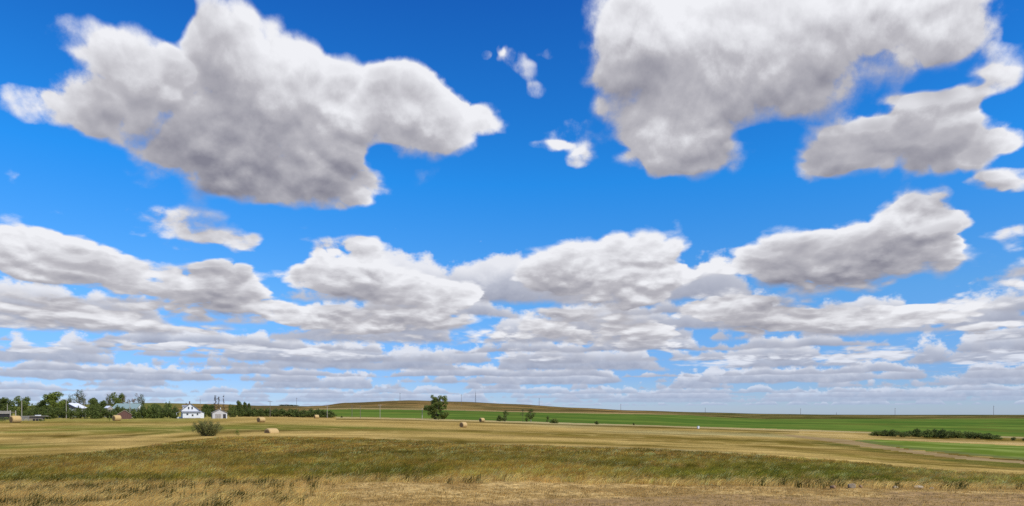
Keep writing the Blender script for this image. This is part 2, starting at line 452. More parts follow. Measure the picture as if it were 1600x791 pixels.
GL = curve((0, 600), (430, 600), (440, 649), (527, 651.5), (640, 653.3), (800, 658.2), (900, 661), (1000, 664), (1100, 667), (1200, 670), (1300, 673), (1400, 676.5), (1600, 683))
GU = curve((430, 648), (500, 640), (560, 639.3), (640, 640.5), (700, 641.3), (800, 644), (900, 646), (1000, 647.5), (1080, 649), (1110, 652), (1200, 655), (1600, 654.2))
RD = curve((1150, 677), (1215, 679), (1262, 683.8), (1325, 691), (1425, 706), (1500, 715), (1575, 721.5), (1700, 730))
RH = curve((1150, 0.0), (1212, 0.0), (1240, 1.9), (1325, 3.2), (1425, 2.6), (1575, 2.0), (1700, 2.0))
PU = curve((1325, 690), (1375, 686.5), (1475, 691), (1600, 697.5), (1700, 702))
PL = curve((1325, 689), (1340, 690), (1425, 702.3), (1525, 712.5), (1600, 719), (1700, 727))
_bk = sorted(BANDS); _SN = 200
_bt = np.zeros((len(_bk), _SN, 3)); _b0 = np.array([BANDS[k][0][0] for k in _bk]); _b1 = np.array([BANDS[k][-1][0] for k in _bk])
for i_, k_ in enumerate(_bk):
    rr_ = np.array([q[0] for q in BANDS[k_]]); cc_ = np.array([q[1] for q in BANDS[k_]])
    for c_ in range(3): _bt[i_, :, c_] = np.interp(np.linspace(rr_[0], rr_[-1], _SN), rr_, cc_[:, c_])
def mixa(a_, b_, f_): return a_ + (np.asarray(b_) - a_) * f_[..., None]

def land_colour(px, row, Y, x, y):
    """what grows or lies at a ground point: albedo from crop, hay strips, bare soil, plus a painted shadow line"""
    wob = (fbm(x * 0.012 + 3, y * 0.05, 4) - 0.5)
    rw = row + wob * np.clip((row - 645) * 0.13, 0.6, 7)
    ci = np.interp(px, _bk, np.arange(len(_bk))); i0 = np.clip(np.floor(ci).astype(int), 0, len(_bk) - 2); f_ = ci - i0
    top = _b0[i0] * (1 - f_) + _b0[i0 + 1] * f_; bot = _b1[i0] * (1 - f_) + _b1[i0 + 1] * f_
    sN = np.clip((rw - top) / (bot - top), 0, 1) * (_SN - 1)
    j0 = np.clip(np.floor(sN).astype(int), 0, _SN - 2); g_ = (sN - j0)[:, None]
    col = (_bt[i0, j0] * (1 - g_) + _bt[i0, j0 + 1] * g_) * (1 - f_)[:, None] + (_bt[i0 + 1, j0] * (1 - g_) + _bt[i0 + 1, j0 + 1] * g_) * f_[:, None]
    streak = fbm(x * 0.02, y * 0.35, 4); fine_ = fbm(x * 0.12 + 40, y * 0.9, 4)
    col = col * (0.30 + 0.72 * streak + 0.66 * fine_)[:, None]
    # windrow lines left by the mower: thin, darker, and where straw lies, paler
    wl = fbm(x * 0.008 + 2, y * 0.16 + fbm(x * 0.01, y * 0.01, 2) * 3, 2)
    line = sstep(0.035, 0.0, np.abs(wl - 0.52)) + sstep(0.03, 0.0, np.abs(wl - 0.38))
    col = mixa(col, alb(112, 92, 42), np.clip(line, 0, 1) * 0.45 * sstep(0.3, 0.6, fine_))
    col = mixa(col, alb(214, 186, 126), sstep(0.56, 0.72, fine_) * 0.5)
    # rank grass ground
    n1 = fbm(x * 0.06 + 5, y * 0.10, 4); n2 = fbm(x * 0.25, y * 0.4 + 7, 3)
    tall = mixa(np.tile(np.array(alb(132, 110, 56)), (len(px), 1)), alb(108, 104, 48), sstep(0.42, 0.62, n1))
    tall = mixa(tall, alb(136, 112, 56), sstep(0.5, 0.75, n2) * 0.7)
    tall = mixa(tall, alb(134, 106, 54), sstep(45, 25, L1(px) - row) * 0 + sstep(22, 42, L1(px) - row) * 0.6)
    col = mixa(col, tall, sstep(-1.2, 1.2, rw - L2(px)))
    # straw and gravel at the near edge
    near = mixa(np.tile(np.array(alb(216, 184, 130)), (len(px), 1)), alb(178, 146, 98), sstep(0.45, 0.7, fbm(x * 0.8, y * 0.8, 4)))
    gravel = np.array(alb(176, 146, 110))
    gl = curve((300, 830), (600, 800), (750, 784), (900, 776), (1150, 774), (1300, 778), (1400, 770), (1600, 772))(px)
    near = mixa(near, gravel, sstep(-2, 4, row - gl + (fbm(x * 0.5, y * 1.5, 3) - 0.5) * 14))
    col = mixa(col, near, sstep(-2.0, 2.0, row - L1(px) + (fbm(x * 0.9, y * 0.9, 3) - 0.5) * 5))
    # damp green swale beside the track
    sw = sstep(4.5, 1.0, np.abs(row - RD(px) - RH(px) - 3.5)) * sstep(1230, 1330, px) * (Y < 400)
    col = mixa(col, alb(92, 98, 44), sw * sstep(0.3, 0.55, fbm(x * 0.06, y * 0.1, 3)) * 0.85)
    # beyond the mown field: pasture edge with its painted shadow line, far hills
    edge = sstep(1.6, 0.2, np.abs(row - (GL(px) + 1.2))) * (px > 525) * (Y < 900) * (Y > 150)
    col = mixa(col, alb(196, 180, 140), edge * 0.8)
    edge_shadow = sstep(1.2, 0.2, np.abs(row - (GL(px) + 3.6))) * (px > 525) * (Y < 900) * (Y > 150) * (px < 1250)
    col = mixa(col, alb(92, 78, 36), edge_shadow * 0.8)  # dark shadow line below the field edge, painted into the albedo
    sand = sstep(3.2, 0.5, np.abs(rw - curve((1180, 676), (1250, 678), (1330, 681), (1400, 684), (1500, 690), (1600, 694))(px))) * sstep(1190, 1260, px)
    col = mixa(col, alb(214, 186, 136), sand * sstep(0.3, 0.55, fbm(x * 0.05, y * 0.1, 3)) * 0.9)
    far = sstep(560, 720, Y) if True else 0
    nh = fbm(x * 0.006, y * 0.012, 5); nh2 = fbm(x * 0.02 + 4, y * 0.05, 4)
    hill = mixa(np.tile(np.array(alb(146, 126, 84)), (len(px), 1)), alb(110, 94, 60), sstep(0.42, 0.60, nh))
    hill = mixa(hill, alb(176, 142, 94), sstep(0.5, 0.66, nh2) * 0.8)
    hill = mixa(hill, alb(84, 78, 48), sstep(0.50, 0.62, fbm(x * 0.012 + 30, y * 0.03, 4)) * 0.6)
    hill = mixa(hill, alb(102, 92, 64), sstep(1050, 1180, Y) * 0.7 * (px > 380))
    hill = mixa(hill, alb(190, 168, 126), sstep(1.6, 0.4, np.abs(row - GU(px) + 0.8)) * (px > 480) * 0.6)
    leftg = sstep(330, 230, px) * sstep(900, 1100, Y)
    hill = mixa(hill, alb(118, 124, 66), leftg * 0.8)
    right = sstep(950, 1150, px)
    hill = mixa(hill, mixa(np.tile(np.array(alb(84, 84, 46)), (len(px), 1)), alb(172, 150, 100), sstep(0.52, 0.64, fbm(x * 0.012, y * 0.05, 4)) * 0.8), right)
    col = mixa(col, hill, far)
    # the far prairie is dark green-grey
    col = mixa(col, alb(72, 80, 62), sstep(1700, 3000, Y) * 0.9)
    col = mixa(col, alb(80, 84, 52), sstep(1900, 2400, Y) * sstep(0.4, 0.5, nh2) * 0.6)
    return np.clip(col, 0.01, 0.8)

def build_land():
    a_in = np.arctan((np.arange(-170, 1772, 2.0) - 800) / F_PX)
    a_out = np.linspace(a_in[-1], 2 * math.pi + a_in[0], 70)[1:-1]
    az_ = np.concatenate([a_in, a_out]); az_s = (az_ + math.pi) % (2 * math.pi) - math.pi
    R1 = 1.0 / np.linspace(1 / 3.0, 1 / 12.0, 14)[:-1]
    R2 = 1.0 / np.linspace(1 / 12.0, 1 / 150.0, 175)[:-1]
    R3 = np.exp(np.linspace(math.log(150), math.log(2300), 190))[:-1]
    R4 = np.exp(np.linspace(math.log(2300), math.log(45000), 36))
    R = np.concatenate([[0.6], R1, R2, R3, R4])
    A, RR = np.meshgrid(az_s, R)                       # rows: distance
    Yf = RR; ac = np.clip(A, -0.66, 0.71); r_ = Yf / np.cos(ac)
    x = (r_ * np.sin(A)).ravel(); y = (r_ * np.cos(A)).ravel()
    z = height(x, y)
    px, Y, a_ = polar(x, y)
    row = sight_row(px, Y)
    col = land_colour(px, row, Y, x, y)
    nc, nr = len(az_), len(R)
    i, j = np.meshgrid(np.arange(nc), np.arange(nr - 1))
    i, j = i.ravel(), j.ravel(); k = (i + 1) % nc
    F = np.stack([j * nc + i, (j + 1) * nc + i, (j + 1) * nc + k, j * nc + k], 1)
    hub = len(x)
    x = np.append(x, 0); y = np.append(y, 0); z = np.append(z, 0)
    col = np.vstack([col, col[0]])
    V = np.stack([x, y, z], 1)
    # which field a face belongs to
    fpx = px[F].mean(1); frow = row[F].mean(1); fY = Y[F].mean(1); fx = V[F][:, :, 0].mean(1); fy = V[F][:, :, 1].mean(1)
    inside = np.abs(a_[F[:, 0]]) < 1.25
    jig = (fbm(fx * 0.03, fy * 0.03, 3) - 0.5)
    crop = inside & (frow < GL(fpx)) & (frow > GU(fpx) + jig * 0.6) & (fY > 330) & (fY < 1250) & (fpx > 436)
    patch = inside & (fpx > 1327) & (frow > PU(fpx) + jig * 1.5) & (frow < PL(fpx) + jig * 1.2) & (fY < 400)
    road = inside & (fpx > 1213) & (np.abs(frow - RD(fpx)) < RH(fpx)) & (fY < 400)
    hills = inside & ~crop & (fY > 620)
    zone = np.zeros(len(F), int); zone[hills] = 1; zone[crop] = 2; zone[patch] = 3; zone[road] = 4
    gf = inside & (zone == 0) & (frow > L2(fpx)) & (frow < L1(fpx)); zone[gf] = 5
    zone[~inside & (fY > 620)] = 1
    px, row = np.append(px, 800.0), np.append(row, 1240.0)
    n1 = fbm(x * 0.014, y * 0.04, 5); n2 = fbm(x * 0.004, y * 0.2, 3)
    green = mixa(np.tile(np.array(alb(84, 112, 50)), (len(x), 1)), alb(108, 130, 60), sstep(0.4, 0.65, n1)) * (0.78 + 0.44 * n2)[:, None]
    tram = sstep(0.05, 0.0, np.abs(((x * 0.35 + y) / 24.0) % 1.0 - 0.5))
    green = mixa(green, alb(110, 112, 58), tram * 0.30)
    green = mixa(green, alb(120, 118, 60), sstep(0.56, 0.70, fbm(x * 0.02 + 9, y * 0.05, 4)) * 0.55)
    pgreen = mixa(np.tile(np.array(alb(104, 124, 50)), (len(x), 1)), alb(140, 154, 84), sstep(0.45, 0.7, fbm(x * 0.08, y * 0.2, 4)))
    fr = sstep(-5.5, -1.5, row - PL(px)) * (px > 1330); pgreen = mixa(pgreen, alb(112, 116, 76), fr * sstep(0.3, 0.5, fbm(x * 0.3, y * 0.4, 3)) * 0.9)
    rcol = mixa(np.tile(np.array(alb(168, 146, 112)), (len(x), 1)), alb(150, 126, 92), sstep(0.4, 0.65, fbm(x * 0.1, y * 0.3, 3)))
    mats = {
        'dirt': material('field_soil_and_stubble', (0.3, 0.2, 0.1), 1.0, 0.0, 0.34, 3.0, 'land', 0.05, stretch=(0.5, 1, 1), detail=7, speck=9.0),
        'crop': material('green_crop', (0.06, 0.14, 0.02), 1.0, 0.0, 0.18, 0.35, 'land', 0.05, stretch=(0.3, 1, 1), detail=7),
        'road': material('track_gravel', (0.2, 0.17, 0.12), 1.0, 0.0, 0.22, 2.0, 'land', 0.02),
    }
    names = [('ground', col, 'dirt'), ('hills', col, 'dirt'), ('crop_field', green, 'crop'), ('pasture', pgreen, 'crop'), ('dirt_road', rcol, 'road'), ('grass_field', col, 'dirt')]
    for zi, (nm, cc, mt) in enumerate(names):
        f_ = F[zone == zi]
        used, inv = np.unique(f_, return_inverse=True)
        m = mesh_np(nm, V[used], inv.reshape(f_.shape), mats[mt], True)
        if zi == 0:
            bm_cap = None
        at_ = m.color_attributes.new('land', 'FLOAT_COLOR', 'POINT')
        at_.data.foreach_set('color', np.hstack([cc[used], np.ones((len(used), 1))]).astype(np.float32).ravel())
        tag(link(bpy.data.objects.new(nm, m)), kind='structure')
build_land()

# ------------------------------------------------------------------ grass
grass_mat = material('grass_blades', (0.2, 0.2, 0.05), 0.9, 0.0, 0.25, 1.5, 'tint', trans=0.5, inst=True)
def tuft_mesh(name, n, h, rad, w, lean, seed, head=0.0, droop=0.5):
    q = random.Random(seed); V, F = [], []
    for i in range(n):
        a = q.uniform(0, 2 * math.pi); r_ = rad * math.sqrt(q.random())
        bx, by = r_ * math.cos(a), r_ * math.sin(a)
        hh = h * q.uniform(0.55, 1.15); ww = w * q.uniform(0.6, 1.2)
        b = q.uniform(0, 2 * math.pi); lx = lean * hh * q.uniform(0.3, 1.3) + 0.25 * hh * math.cos(b); ly = 0.25 * hh * math.sin(b)
        pa = q.uniform(0, math.pi); sx, sy = math.cos(pa) * ww / 2, math.sin(pa) * ww / 2
        k = len(V)
        mx, my, mz = bx + lx * 0.35, by + ly * 0.35, hh * 0.6
        tx, ty, tz = bx + lx, by + ly, hh * (1 - droop * 0.3)
        e = 0.25 if not head else head
        V += [(bx - sx, by - sy, -0.03), (bx + sx, by + sy, -0.03), (mx - sx * .9, my - sy * .9, mz), (mx + sx * .9, my + sy * .9, mz),
              (tx - sx * e, ty - sy * e, tz), (tx + sx * e, ty + sy * e, tz)]
        F += [(k, k + 1, k + 3, k + 2), (k + 2, k + 3, k + 5, k + 4)]
    m = mesh_np(name, V, F, grass_mat)
    return bpy.data.objects.new(name, m)

def scatter(name, variants, P, idx, rot, scl, tint, label_kind='stuff'):
    """one stuff object: tufts instanced on points"""
    coll = bpy.data.collections.new(name + '_tufts')
    for v_ in variants: coll.objects.link(v_)
    m = bpy.data.meshes.new(name); m.vertices.add(len(P)); m.vertices.foreach_set('co', np.asarray(P, np.float32).ravel())
    for nm, ty, arr in (('pick', 'INT', idx), ('rot', 'FLOAT', rot), ('scl', 'FLOAT', scl)):
        a = m.attributes.new(nm, ty, 'POINT'); a.data.foreach_set('value', np.ascontiguousarray(arr))
    a = m.attributes.new('tint', 'FLOAT_COLOR', 'POINT')
    a.data.foreach_set('color', np.hstack([tint, np.ones((len(P), 1))]).astype(np.float32).ravel())
    o = tag(link(bpy.data.objects.new(name, m)), kind='stuff')
    g = bpy.data.node_groups.new(name, 'GeometryNodeTree')
    g.interface.new_socket('Geometry', in_out='INPUT', socket_type='NodeSocketGeometry')
    g.interface.new_socket('Geometry', in_out='OUTPUT', socket_type='NodeSocketGeometry')
    N = g.nodes.new; L = g.links.new
    gi, go = N('NodeGroupInput'), N('NodeGroupOutput')
    ci = N('GeometryNodeCollectionInfo'); ci.inputs['Collection'].default_value = coll
    ci.inputs['Separate Children'].default_value = True; ci.inputs['Reset Children'].default_value = True
    ip = N('GeometryNodeInstanceOnPoints'); ip.inputs['Pick Instance'].default_value = True
    def attr(nm, ty):
        n = N('GeometryNodeInputNamedAttribute'); n.data_type = ty; n.inputs['Name'].default_value = nm
        return [s_ for s_ in n.outputs if s_.enabled and s_.name == 'Attribute'][0]
    L(gi.outputs[0], ip.inputs['Points']); L(ci.outputs[0], ip.inputs['Instance'])
    L(attr('pick', 'INT'), ip.inputs['Instance Index'])
    cx = N('ShaderNodeCombineXYZ'); L(attr('rot', 'FLOAT'), cx.inputs[2])
    L(cx.outputs[0], ip.inputs['Rotation']); L(attr('scl', 'FLOAT'), ip.inputs['Scale'])
    L(ip.outputs[0], go.inputs[0])
    md = o.modifiers.new('scatter', 'NODES'); md.node_group = g
    return o

rs = np.random.RandomState(5)
GRASS_GAIN = np.array([3.05, 2.5, 2.5])          # blades stand half in each other's shade
def spread(n, y0, y1, pxa=-60, pxb=1660, power=1.0):
    Y = y0 * (y1 / y0) ** (rs.rand(n) ** power); px = rs.uniform(pxa, pxb, n)
    x = (px - 800) / F_PX * Y
    return px, Y, x

def rank_grass():
    tall = [tuft_mesh('tuft_a', 26, 0.42, 0.26, 0.014, 0.45, 1), tuft_mesh('tuft_b', 26, 0.36, 0.30, 0.014, 0.35, 2),
            tuft_mesh('tuft_c', 20, 0.50, 0.22, 0.012, 0.55, 3, head=1.3), tuft_mesh('tuft_d', 30, 0.30, 0.32, 0.016, 0.5, 4)]
    coarse = [tuft_mesh('tuft_e', 26, 0.42, 0.55, 0.035, 0.4, 5), tuft_mesh('tuft_f', 26, 0.36, 0.6, 0.035, 0.5, 6)]
    P, I, Rz, Sc, Tn = [], [], [], [], []
    px, Y, x = spread(95000, 14.5, 135, power=0.8)
    row = sight_row(px, Y)
    e1 = (fbm(x * 0.5, Y * 0.5, 3) - 0.5) * 16
    keep = (row < L1(px) + e1 * 0.45 - 1.0) & (row > L2(px) + 0.3)
    px, Y, x, row = px[keep], Y[keep], x[keep], row[keep]
    z = height(x, Y)
    n1 = fbm(x * 0.06 + 5, Y * 0.10, 4); n2 = fbm(x * 0.25, Y * 0.4 + 7, 3); n3 = fbm(x * 0.9 + 2, Y * 0.9, 2); rr = rs.rand(len(x))
    olive = np.array(alb(132, 118, 54)); green = np.array(alb(104, 116, 44)); dark = np.array(alb(76, 82, 32)); gold = np.array(alb(168, 146, 78)); straw = np.array(alb(196, 168, 110))
    col = np.tile(olive, (len(x), 1))
    up_ = sstep(20, 40, L1(px) - row)                      # browner higher up, greener in the damp strip by the edge
    col = mixa(col, alb(124, 114, 60), up_ * 0.6)
    low = sstep(34, 10, L1(px) - row)
    col = mixa(col, green, sstep(0.44, 0.64, n1) * (0.75 - 0.55 * up_))
    col = mixa(col, green * 0.95, low * 0.6)
    col = mixa(col, dark, sstep(0.54, 0.72, n2) * 0.6)
    col = mixa(col, gold, sstep(0.55, 0.3, n2) * sstep(0.55, 0.45, n1) * 0.7)
    col = mixa(col, straw, (rr > 0.84) * 0.8 + sstep(4, 0, L1(px) - row) * 0.5)
    col = mixa(col, straw, sstep(1300, 1500, px) * (n3 > 0.5) * 0.4)
    col = np.clip(col * GRASS_GAIN * (0.55 + 0.95 * rs.rand(len(x)) ** 1.4)[:, None], 0, 0.8)
    far_ = Y > 42
    idx = np.where(far_, 4 + (rs.rand(len(x)) * 2).astype(int), (rs.rand(len(x)) * 4).astype(int))
    scl = (0.38 + 0.42 * rs.rand(len(x))) * (0.8 + 0.5 * n3) * np.where(Y > 80, 0.75, 1.0)
    scl *= np.clip((L1(px) - row) / 10 + 0.55, 0.45, 1)
    rot = rs.uniform(-0.5, 0.5, len(x))
    scatter('grass', tall + coarse, np.stack([x, Y, z], 1), idx.astype(np.int32), rot.astype(np.float32), scl.astype(np.float32), col)
rank_grass()

def dry_grass():
    short = [tuft_mesh('straw_a', 16, 0.06, 0.16, 0.009, 0.6, 11, droop=1), tuft_mesh('straw_b', 16, 0.045, 0.20, 0.010, 0.9, 12, droop=1.5),
             tuft_mesh('straw_c', 10, 0.13, 0.12, 0.008, 0.7, 13)]
    px, Y, x = spread(26000, 14.0, 24, power=1.0)
    row = sight_row(px, Y)
    dens = sstep(0.35, 0.65, fbm(x * 0.7 + 8, Y * 0.7, 3))
    gl = curve((300, 830), (600, 800), (750, 784), (900, 776), (1150, 774), (1300, 778), (1400, 770), (1600, 772))(px)
    keep = (row > L1(px) - 3) & (rs.rand(len(px)) < np.where(row > gl, 0.25, 0.35 + 0.45 * dens))
    px, Y, x, row, gl = px[keep], Y[keep], x[keep], row[keep], gl[keep]
    col = mixa(np.tile(np.array(alb(206, 180, 128)), (len(x), 1)), alb(160, 130, 80), rs.rand(len(x)) * 0.8)
    col = mixa(col, alb(110, 92, 60), (rs.rand(len(x)) > 0.9) * 0.8)
    col = np.clip(col * 1.35, 0, .8)
    idx = (rs.rand(len(x)) * 2.12).astype(np.int32)
    idx = np.where((row > gl) & (idx == 2), 1, idx)
    scatter('straw', short, np.stack([x, Y, height(x, Y)], 1), idx.astype(np.int32), rs.uniform(0, 6.28, len(x)).astype(np.float32),
            (0.5 + 0.7 * rs.rand(len(x))).astype(np.float32), col)
    # taller bleached grass with dark green stems at the left
    tl = [tuft_mesh('bleached_a', 16, 0.27, 0.20, 0.009, 0.75, 21), tuft_mesh('bleached_b', 14, 0.26, 0.24, 0.010, 0.9, 22, head=1.5), tuft_mesh('bleached_c', 14, 0.34, 0.16, 0.016, 0.5, 23)]
    px, Y, x = spread(16000, 13.5, 22, -60, 560)
    row = sight_row(px, Y)
    keep = (row > curve((0, 752), (250, 758), (400, 752), (560, 760))(px) + (fbm(x * .6, Y * .6, 3) - .5) * 14) & (rs.rand(len(px)) < sstep(560, 380, px) * 0.22 + 0.03)
    px, Y, x, row = px[keep], Y[keep], x[keep], row[keep]
    # a bleached fringe along the whole front of the rank grass
    p2, Y2, x2 = spread(22000, 17, 24)
    r2 = sight_row(p2, Y2); e_ = r2 - L1(p2) - (fbm(x2 * 0.8, Y2 * 0.8, 3) - .5) * 9
    k2 = (e_ > -7) & (e_ < 2.5) & (rs.rand(len(p2)) < 0.30)
    px, Y, x, row = (np.concatenate([a, b[k2]]) for a, b in ((px, p2), (Y, Y2), (x, x2), (row, r2)))
    idx = (rs.rand(len(x)) * 2).astype(np.int32)
    g_ = (fbm(x * 0.9 + 20, Y * 0.7, 3) > 0.55) & (rs.rand(len(x)) < 0.32)
    idx[g_] = 2
    col = mixa(np.tile(np.array(alb(204, 178, 122)), (len(x), 1)), alb(158, 134, 84), rs.rand(len(x)))
    col = np.clip(col * 2.1, 0, .88)
    col[g_] = np.array(alb(84, 84, 44)) * 1.2
    scatter('dry_grass', tl, np.stack([x, Y, height(x, Y)], 1), idx, rs.uniform(-0.5, 0.5, len(x)).astype(np.float32),
            (0.45 + 0.6 * rs.rand(len(x))).astype(np.float32), col)
dry_grass()

# ------------------------------------------------------------------ trees and bushes
def leaf_mat(name, c1, var=0.4, trans=0.4):
    return material(name, c1, 0.8, 0.1, var, 0.9, trans=trans, detail=2)
LEAF = {'dark': leaf_mat('leaf_dark_green', (0.130, 0.162, 0.042)), 'mid': leaf_mat('leaf_mid_green', (0.175, 0.215, 0.052)),
        'bright': leaf_mat('leaf_bright_green', (0.20, 0.24, 0.045)), 'grey': leaf_mat('leaf_grey_green', (0.14, 0.15, 0.065)),
        'rust': leaf_mat('leaf_rusty', (0.20, 0.13, 0.06)), 'dead': leaf_mat('dead_twigs', (0.075, 0.055, 0.045), trans=0.0),
        'spruce': leaf_mat('spruce_needles', (0.028, 0.045, 0.026), trans=0.1)}
BARK = material('bark', (0.13, 0.10, 0.075), 0.9, 0.1, 0.3, 5.0)
BARK_PALE = material('pale_bark', (0.30, 0.27, 0.22), 0.9, 0.1, 0.3, 5.0)
def tube(V, F, p0, p1, r0, r1, n=6):
    p0, p1 = Vector(p0), Vector(p1); d = (p1 - p0).normalized()
    a = d.cross(Vector((0.3, 0.9, 0.1))).normalized(); b = d.cross(a)
    k = len(V)
    for p, r_ in ((p0, r0), (p1, r1)):
        for i in range(n):
            t_ = 2 * math.pi * i / n
            V.append(p + a * (r_ * math.cos(t_)) + b * (r_ * math.sin(t_)))
    for i in range(n):
        j = (i + 1) % n
        F.append((k + i, k + j, k + n + j, k + n + i))
def leaves(clumps, per, size, seed, flat=0.0):
    """clumps: (x,y,z,r); small leaf-sized faces spread through each clump, denser to its outside"""
    q = np.random.RandomState(seed); Vs = []
    for (cx, cy, cz, cr, sz) in clumps:
        n = max(6, int(per * (cr ** 2) * 1.0))
        d = q.normal(size=(n, 3)); d /= np.linalg.norm(d, axis=1)[:, None]
        rad = cr * (0.45 + 0.62 * q.rand(n) ** 0.6)
        c = np.array([cx, cy, cz]) + d * rad[:, None] * np.array([1, 1, sz])
        u = q.normal(size=(n, 3)); u /= np.linalg.norm(u, axis=1)[:, None]
        w = np.cross(u, d + 0.3 * q.normal(size=(n, 3))); w /= np.linalg.norm(w, axis=1)[:, None] + 1e-6
        s_ = size * (0.5 + 0.9 * q.rand(n))[:, None]
        Vs.append(np.stack([c - u * s_, c - w * s_ * 0.55, c + u * s_, c + w * s_ * 0.55], 1))
    V = np.concatenate(Vs).reshape(-1, 3)
    return V, np.arange(len(V)).reshape(-1, 4)
def crown_clumps(q, w, h, z0, n, cr, shape='round', sz=0.85):
    out = []
    for i in range(n):
        while True:
            u, v_, s_ = q.uniform(-1, 1), q.uniform(-1, 1), q.random()
            prof = {'round': math.sin(math.pi * min(0.97, 0.12 + 0.85 * s_)) ** 0.6, 'cone': 1 - s_ * 0.92, 'wide': (1 - s_ ** 2.2) ** 0.5, 'vase': 0.45 + 0.55 * math.sin(math.pi * (0.1 + 0.75 * s_)), 'column': 0.7 + 0.3 * math.sin(3.1 * s_)}[shape]
            if u * u + v_ * v_ < 1: break
        rr = cr * q.uniform(0.65, 1.25)
        k = (w / 2 - rr * 0.7) * prof
        out.append((u * k, v_ * k, z0 + rr * 0.5 + s_ * (h - z0 - rr * 1.1), rr, sz))
    return out
def tree_proto(seed, w, h, z0, n, cr, per, size, leaf, shape='round', trunk_r=0.22, limbs=5, bark=None, stems=1, sz=0.85):
    q = random.Random(seed)
    cl = crown_clumps(q, w, h, z0, n, cr, shape, sz)
    V, F = leaves(cl, per, size, seed)
    cm = mesh_np('crown', V, F, LEAF[leaf])
    V, F = [], []
    for s_ in range(stems):
        bx = q.uniform(-0.12, 0.12) * w * (stems > 1); by = q.uniform(-0.12, 0.12) * w * (stems > 1)
        tx, ty = bx * 2 + q.uniform(-.06, .06) * w, by * 2 + q.uniform(-.06, .06) * w
        mz = z0 + (h - z0) * 0.30
        mid = Vector((bx + (tx - bx) * .5, by + (ty - by) * .5, mz))
        tube(V, F, (bx, by, -0.3), mid, trunk_r, trunk_r * 0.6, 7)
        tube(V, F, mid, (tx, ty, h * 0.82), trunk_r * 0.6, trunk_r * 0.15, 6)
        for k in range(limbs):
            c_ = q.choice(cl); f_ = q.uniform(0.3, 1.0)
            p0 = Vector((bx, by, 0)).lerp(mid, 0.5 + 0.5 * f_) if f_ < 0.7 else mid
            tube(V, F, p0, c_[:3], trunk_r * 0.35, trunk_r * 0.08, 5)
    tm = mesh_np('trunk', [tuple(v_) for v_ in V], F, bark or BARK, True)
    return cm, tm
_twidth = {}
def place_tree(name, proto, px, Y, sx, sz, label, cat, group=None, rz=None, dz=0.0):
    p = at(px, Y); cm, tm = proto
    e = empty(name, (p.x, p.y, p.z + dz), rnd.uniform(0, 6.28) if rz is None else rz)
    e.scale = (sx, sx, sz)
    tag(e, label, cat, group)
    link(bpy.data.objects.new('crown' if cat == 'tree' else 'foliage', cm), e)
    link(bpy.data.objects.new('trunk' if cat == 'tree' else 'stem', tm), e)
    return e
def sized(name, proto, dims, px, Y, wpx, hpx, label, cat, group=None, **k):
    """dims: the prototype's own width and height; wpx, hpx as seen at distance Y"""
    m_ = Y / F_PX
    return place_tree(name, proto, px, Y, wpx * m_ / dims[0], hpx * m_ / dims[1], label, cat, group, **k)

PR = {
    'leafy': (tree_proto(1, 9, 12, 1.2, 46, 1.5, 60, 0.30, 'mid', 'round'), (9, 12)),
    'leafy2': (tree_proto(2, 8, 10, 1.0, 36, 1.4, 60, 0.28, 'mid', 'vase'), (8, 10)),
    'dark': (tree_proto(3, 8, 9, 0.8, 36, 1.4, 60, 0.30, 'dark', 'round'), (8, 9)),
    'dark2': (tree_proto(4, 9, 8, 0.5, 36, 1.4, 60, 0.30, 'dark', 'wide'), (9, 8)),
    'bright': (tree_proto(5, 8, 12, 1.5, 40, 1.4, 60, 0.28, 'bright', 'vase'), (8, 12)),
    'airy': (tree_proto(6, 8, 12, 3.0, 26, 1.15, 45, 0.24, 'grey', 'vase', bark=BARK_PALE, limbs=9), (8, 12)),
    'rust': (tree_proto(7, 7, 12, 2.0, 22, 1.1, 40, 0.24, 'rust', 'vase', bark=BARK_PALE, limbs=10), (7, 12)),
    'shrub': (tree_proto(8, 5, 3.6, 0.0, 22, 0.95, 90, 0.20, 'dark', 'wide', 0.07, 5, stems=4), (5, 3.6)),
    'shrub2': (tree_proto(9, 5, 3.4, 0.0, 20, 0.95, 90, 0.20, 'mid', 'wide', 0.07, 5, stems=4), (5, 3.4)),
    'shrub3': (tree_proto(10, 4.5, 4, 0.0, 22, 0.9, 90, 0.18, 'dark', 'round', 0.07, 5, stems=4), (4.5, 4)),
    'column': (tree_proto(12, 3, 6, 0.2, 16, 0.8, 90, 0.18, 'dark', 'column', 0.1, 3), (3, 6)),
}
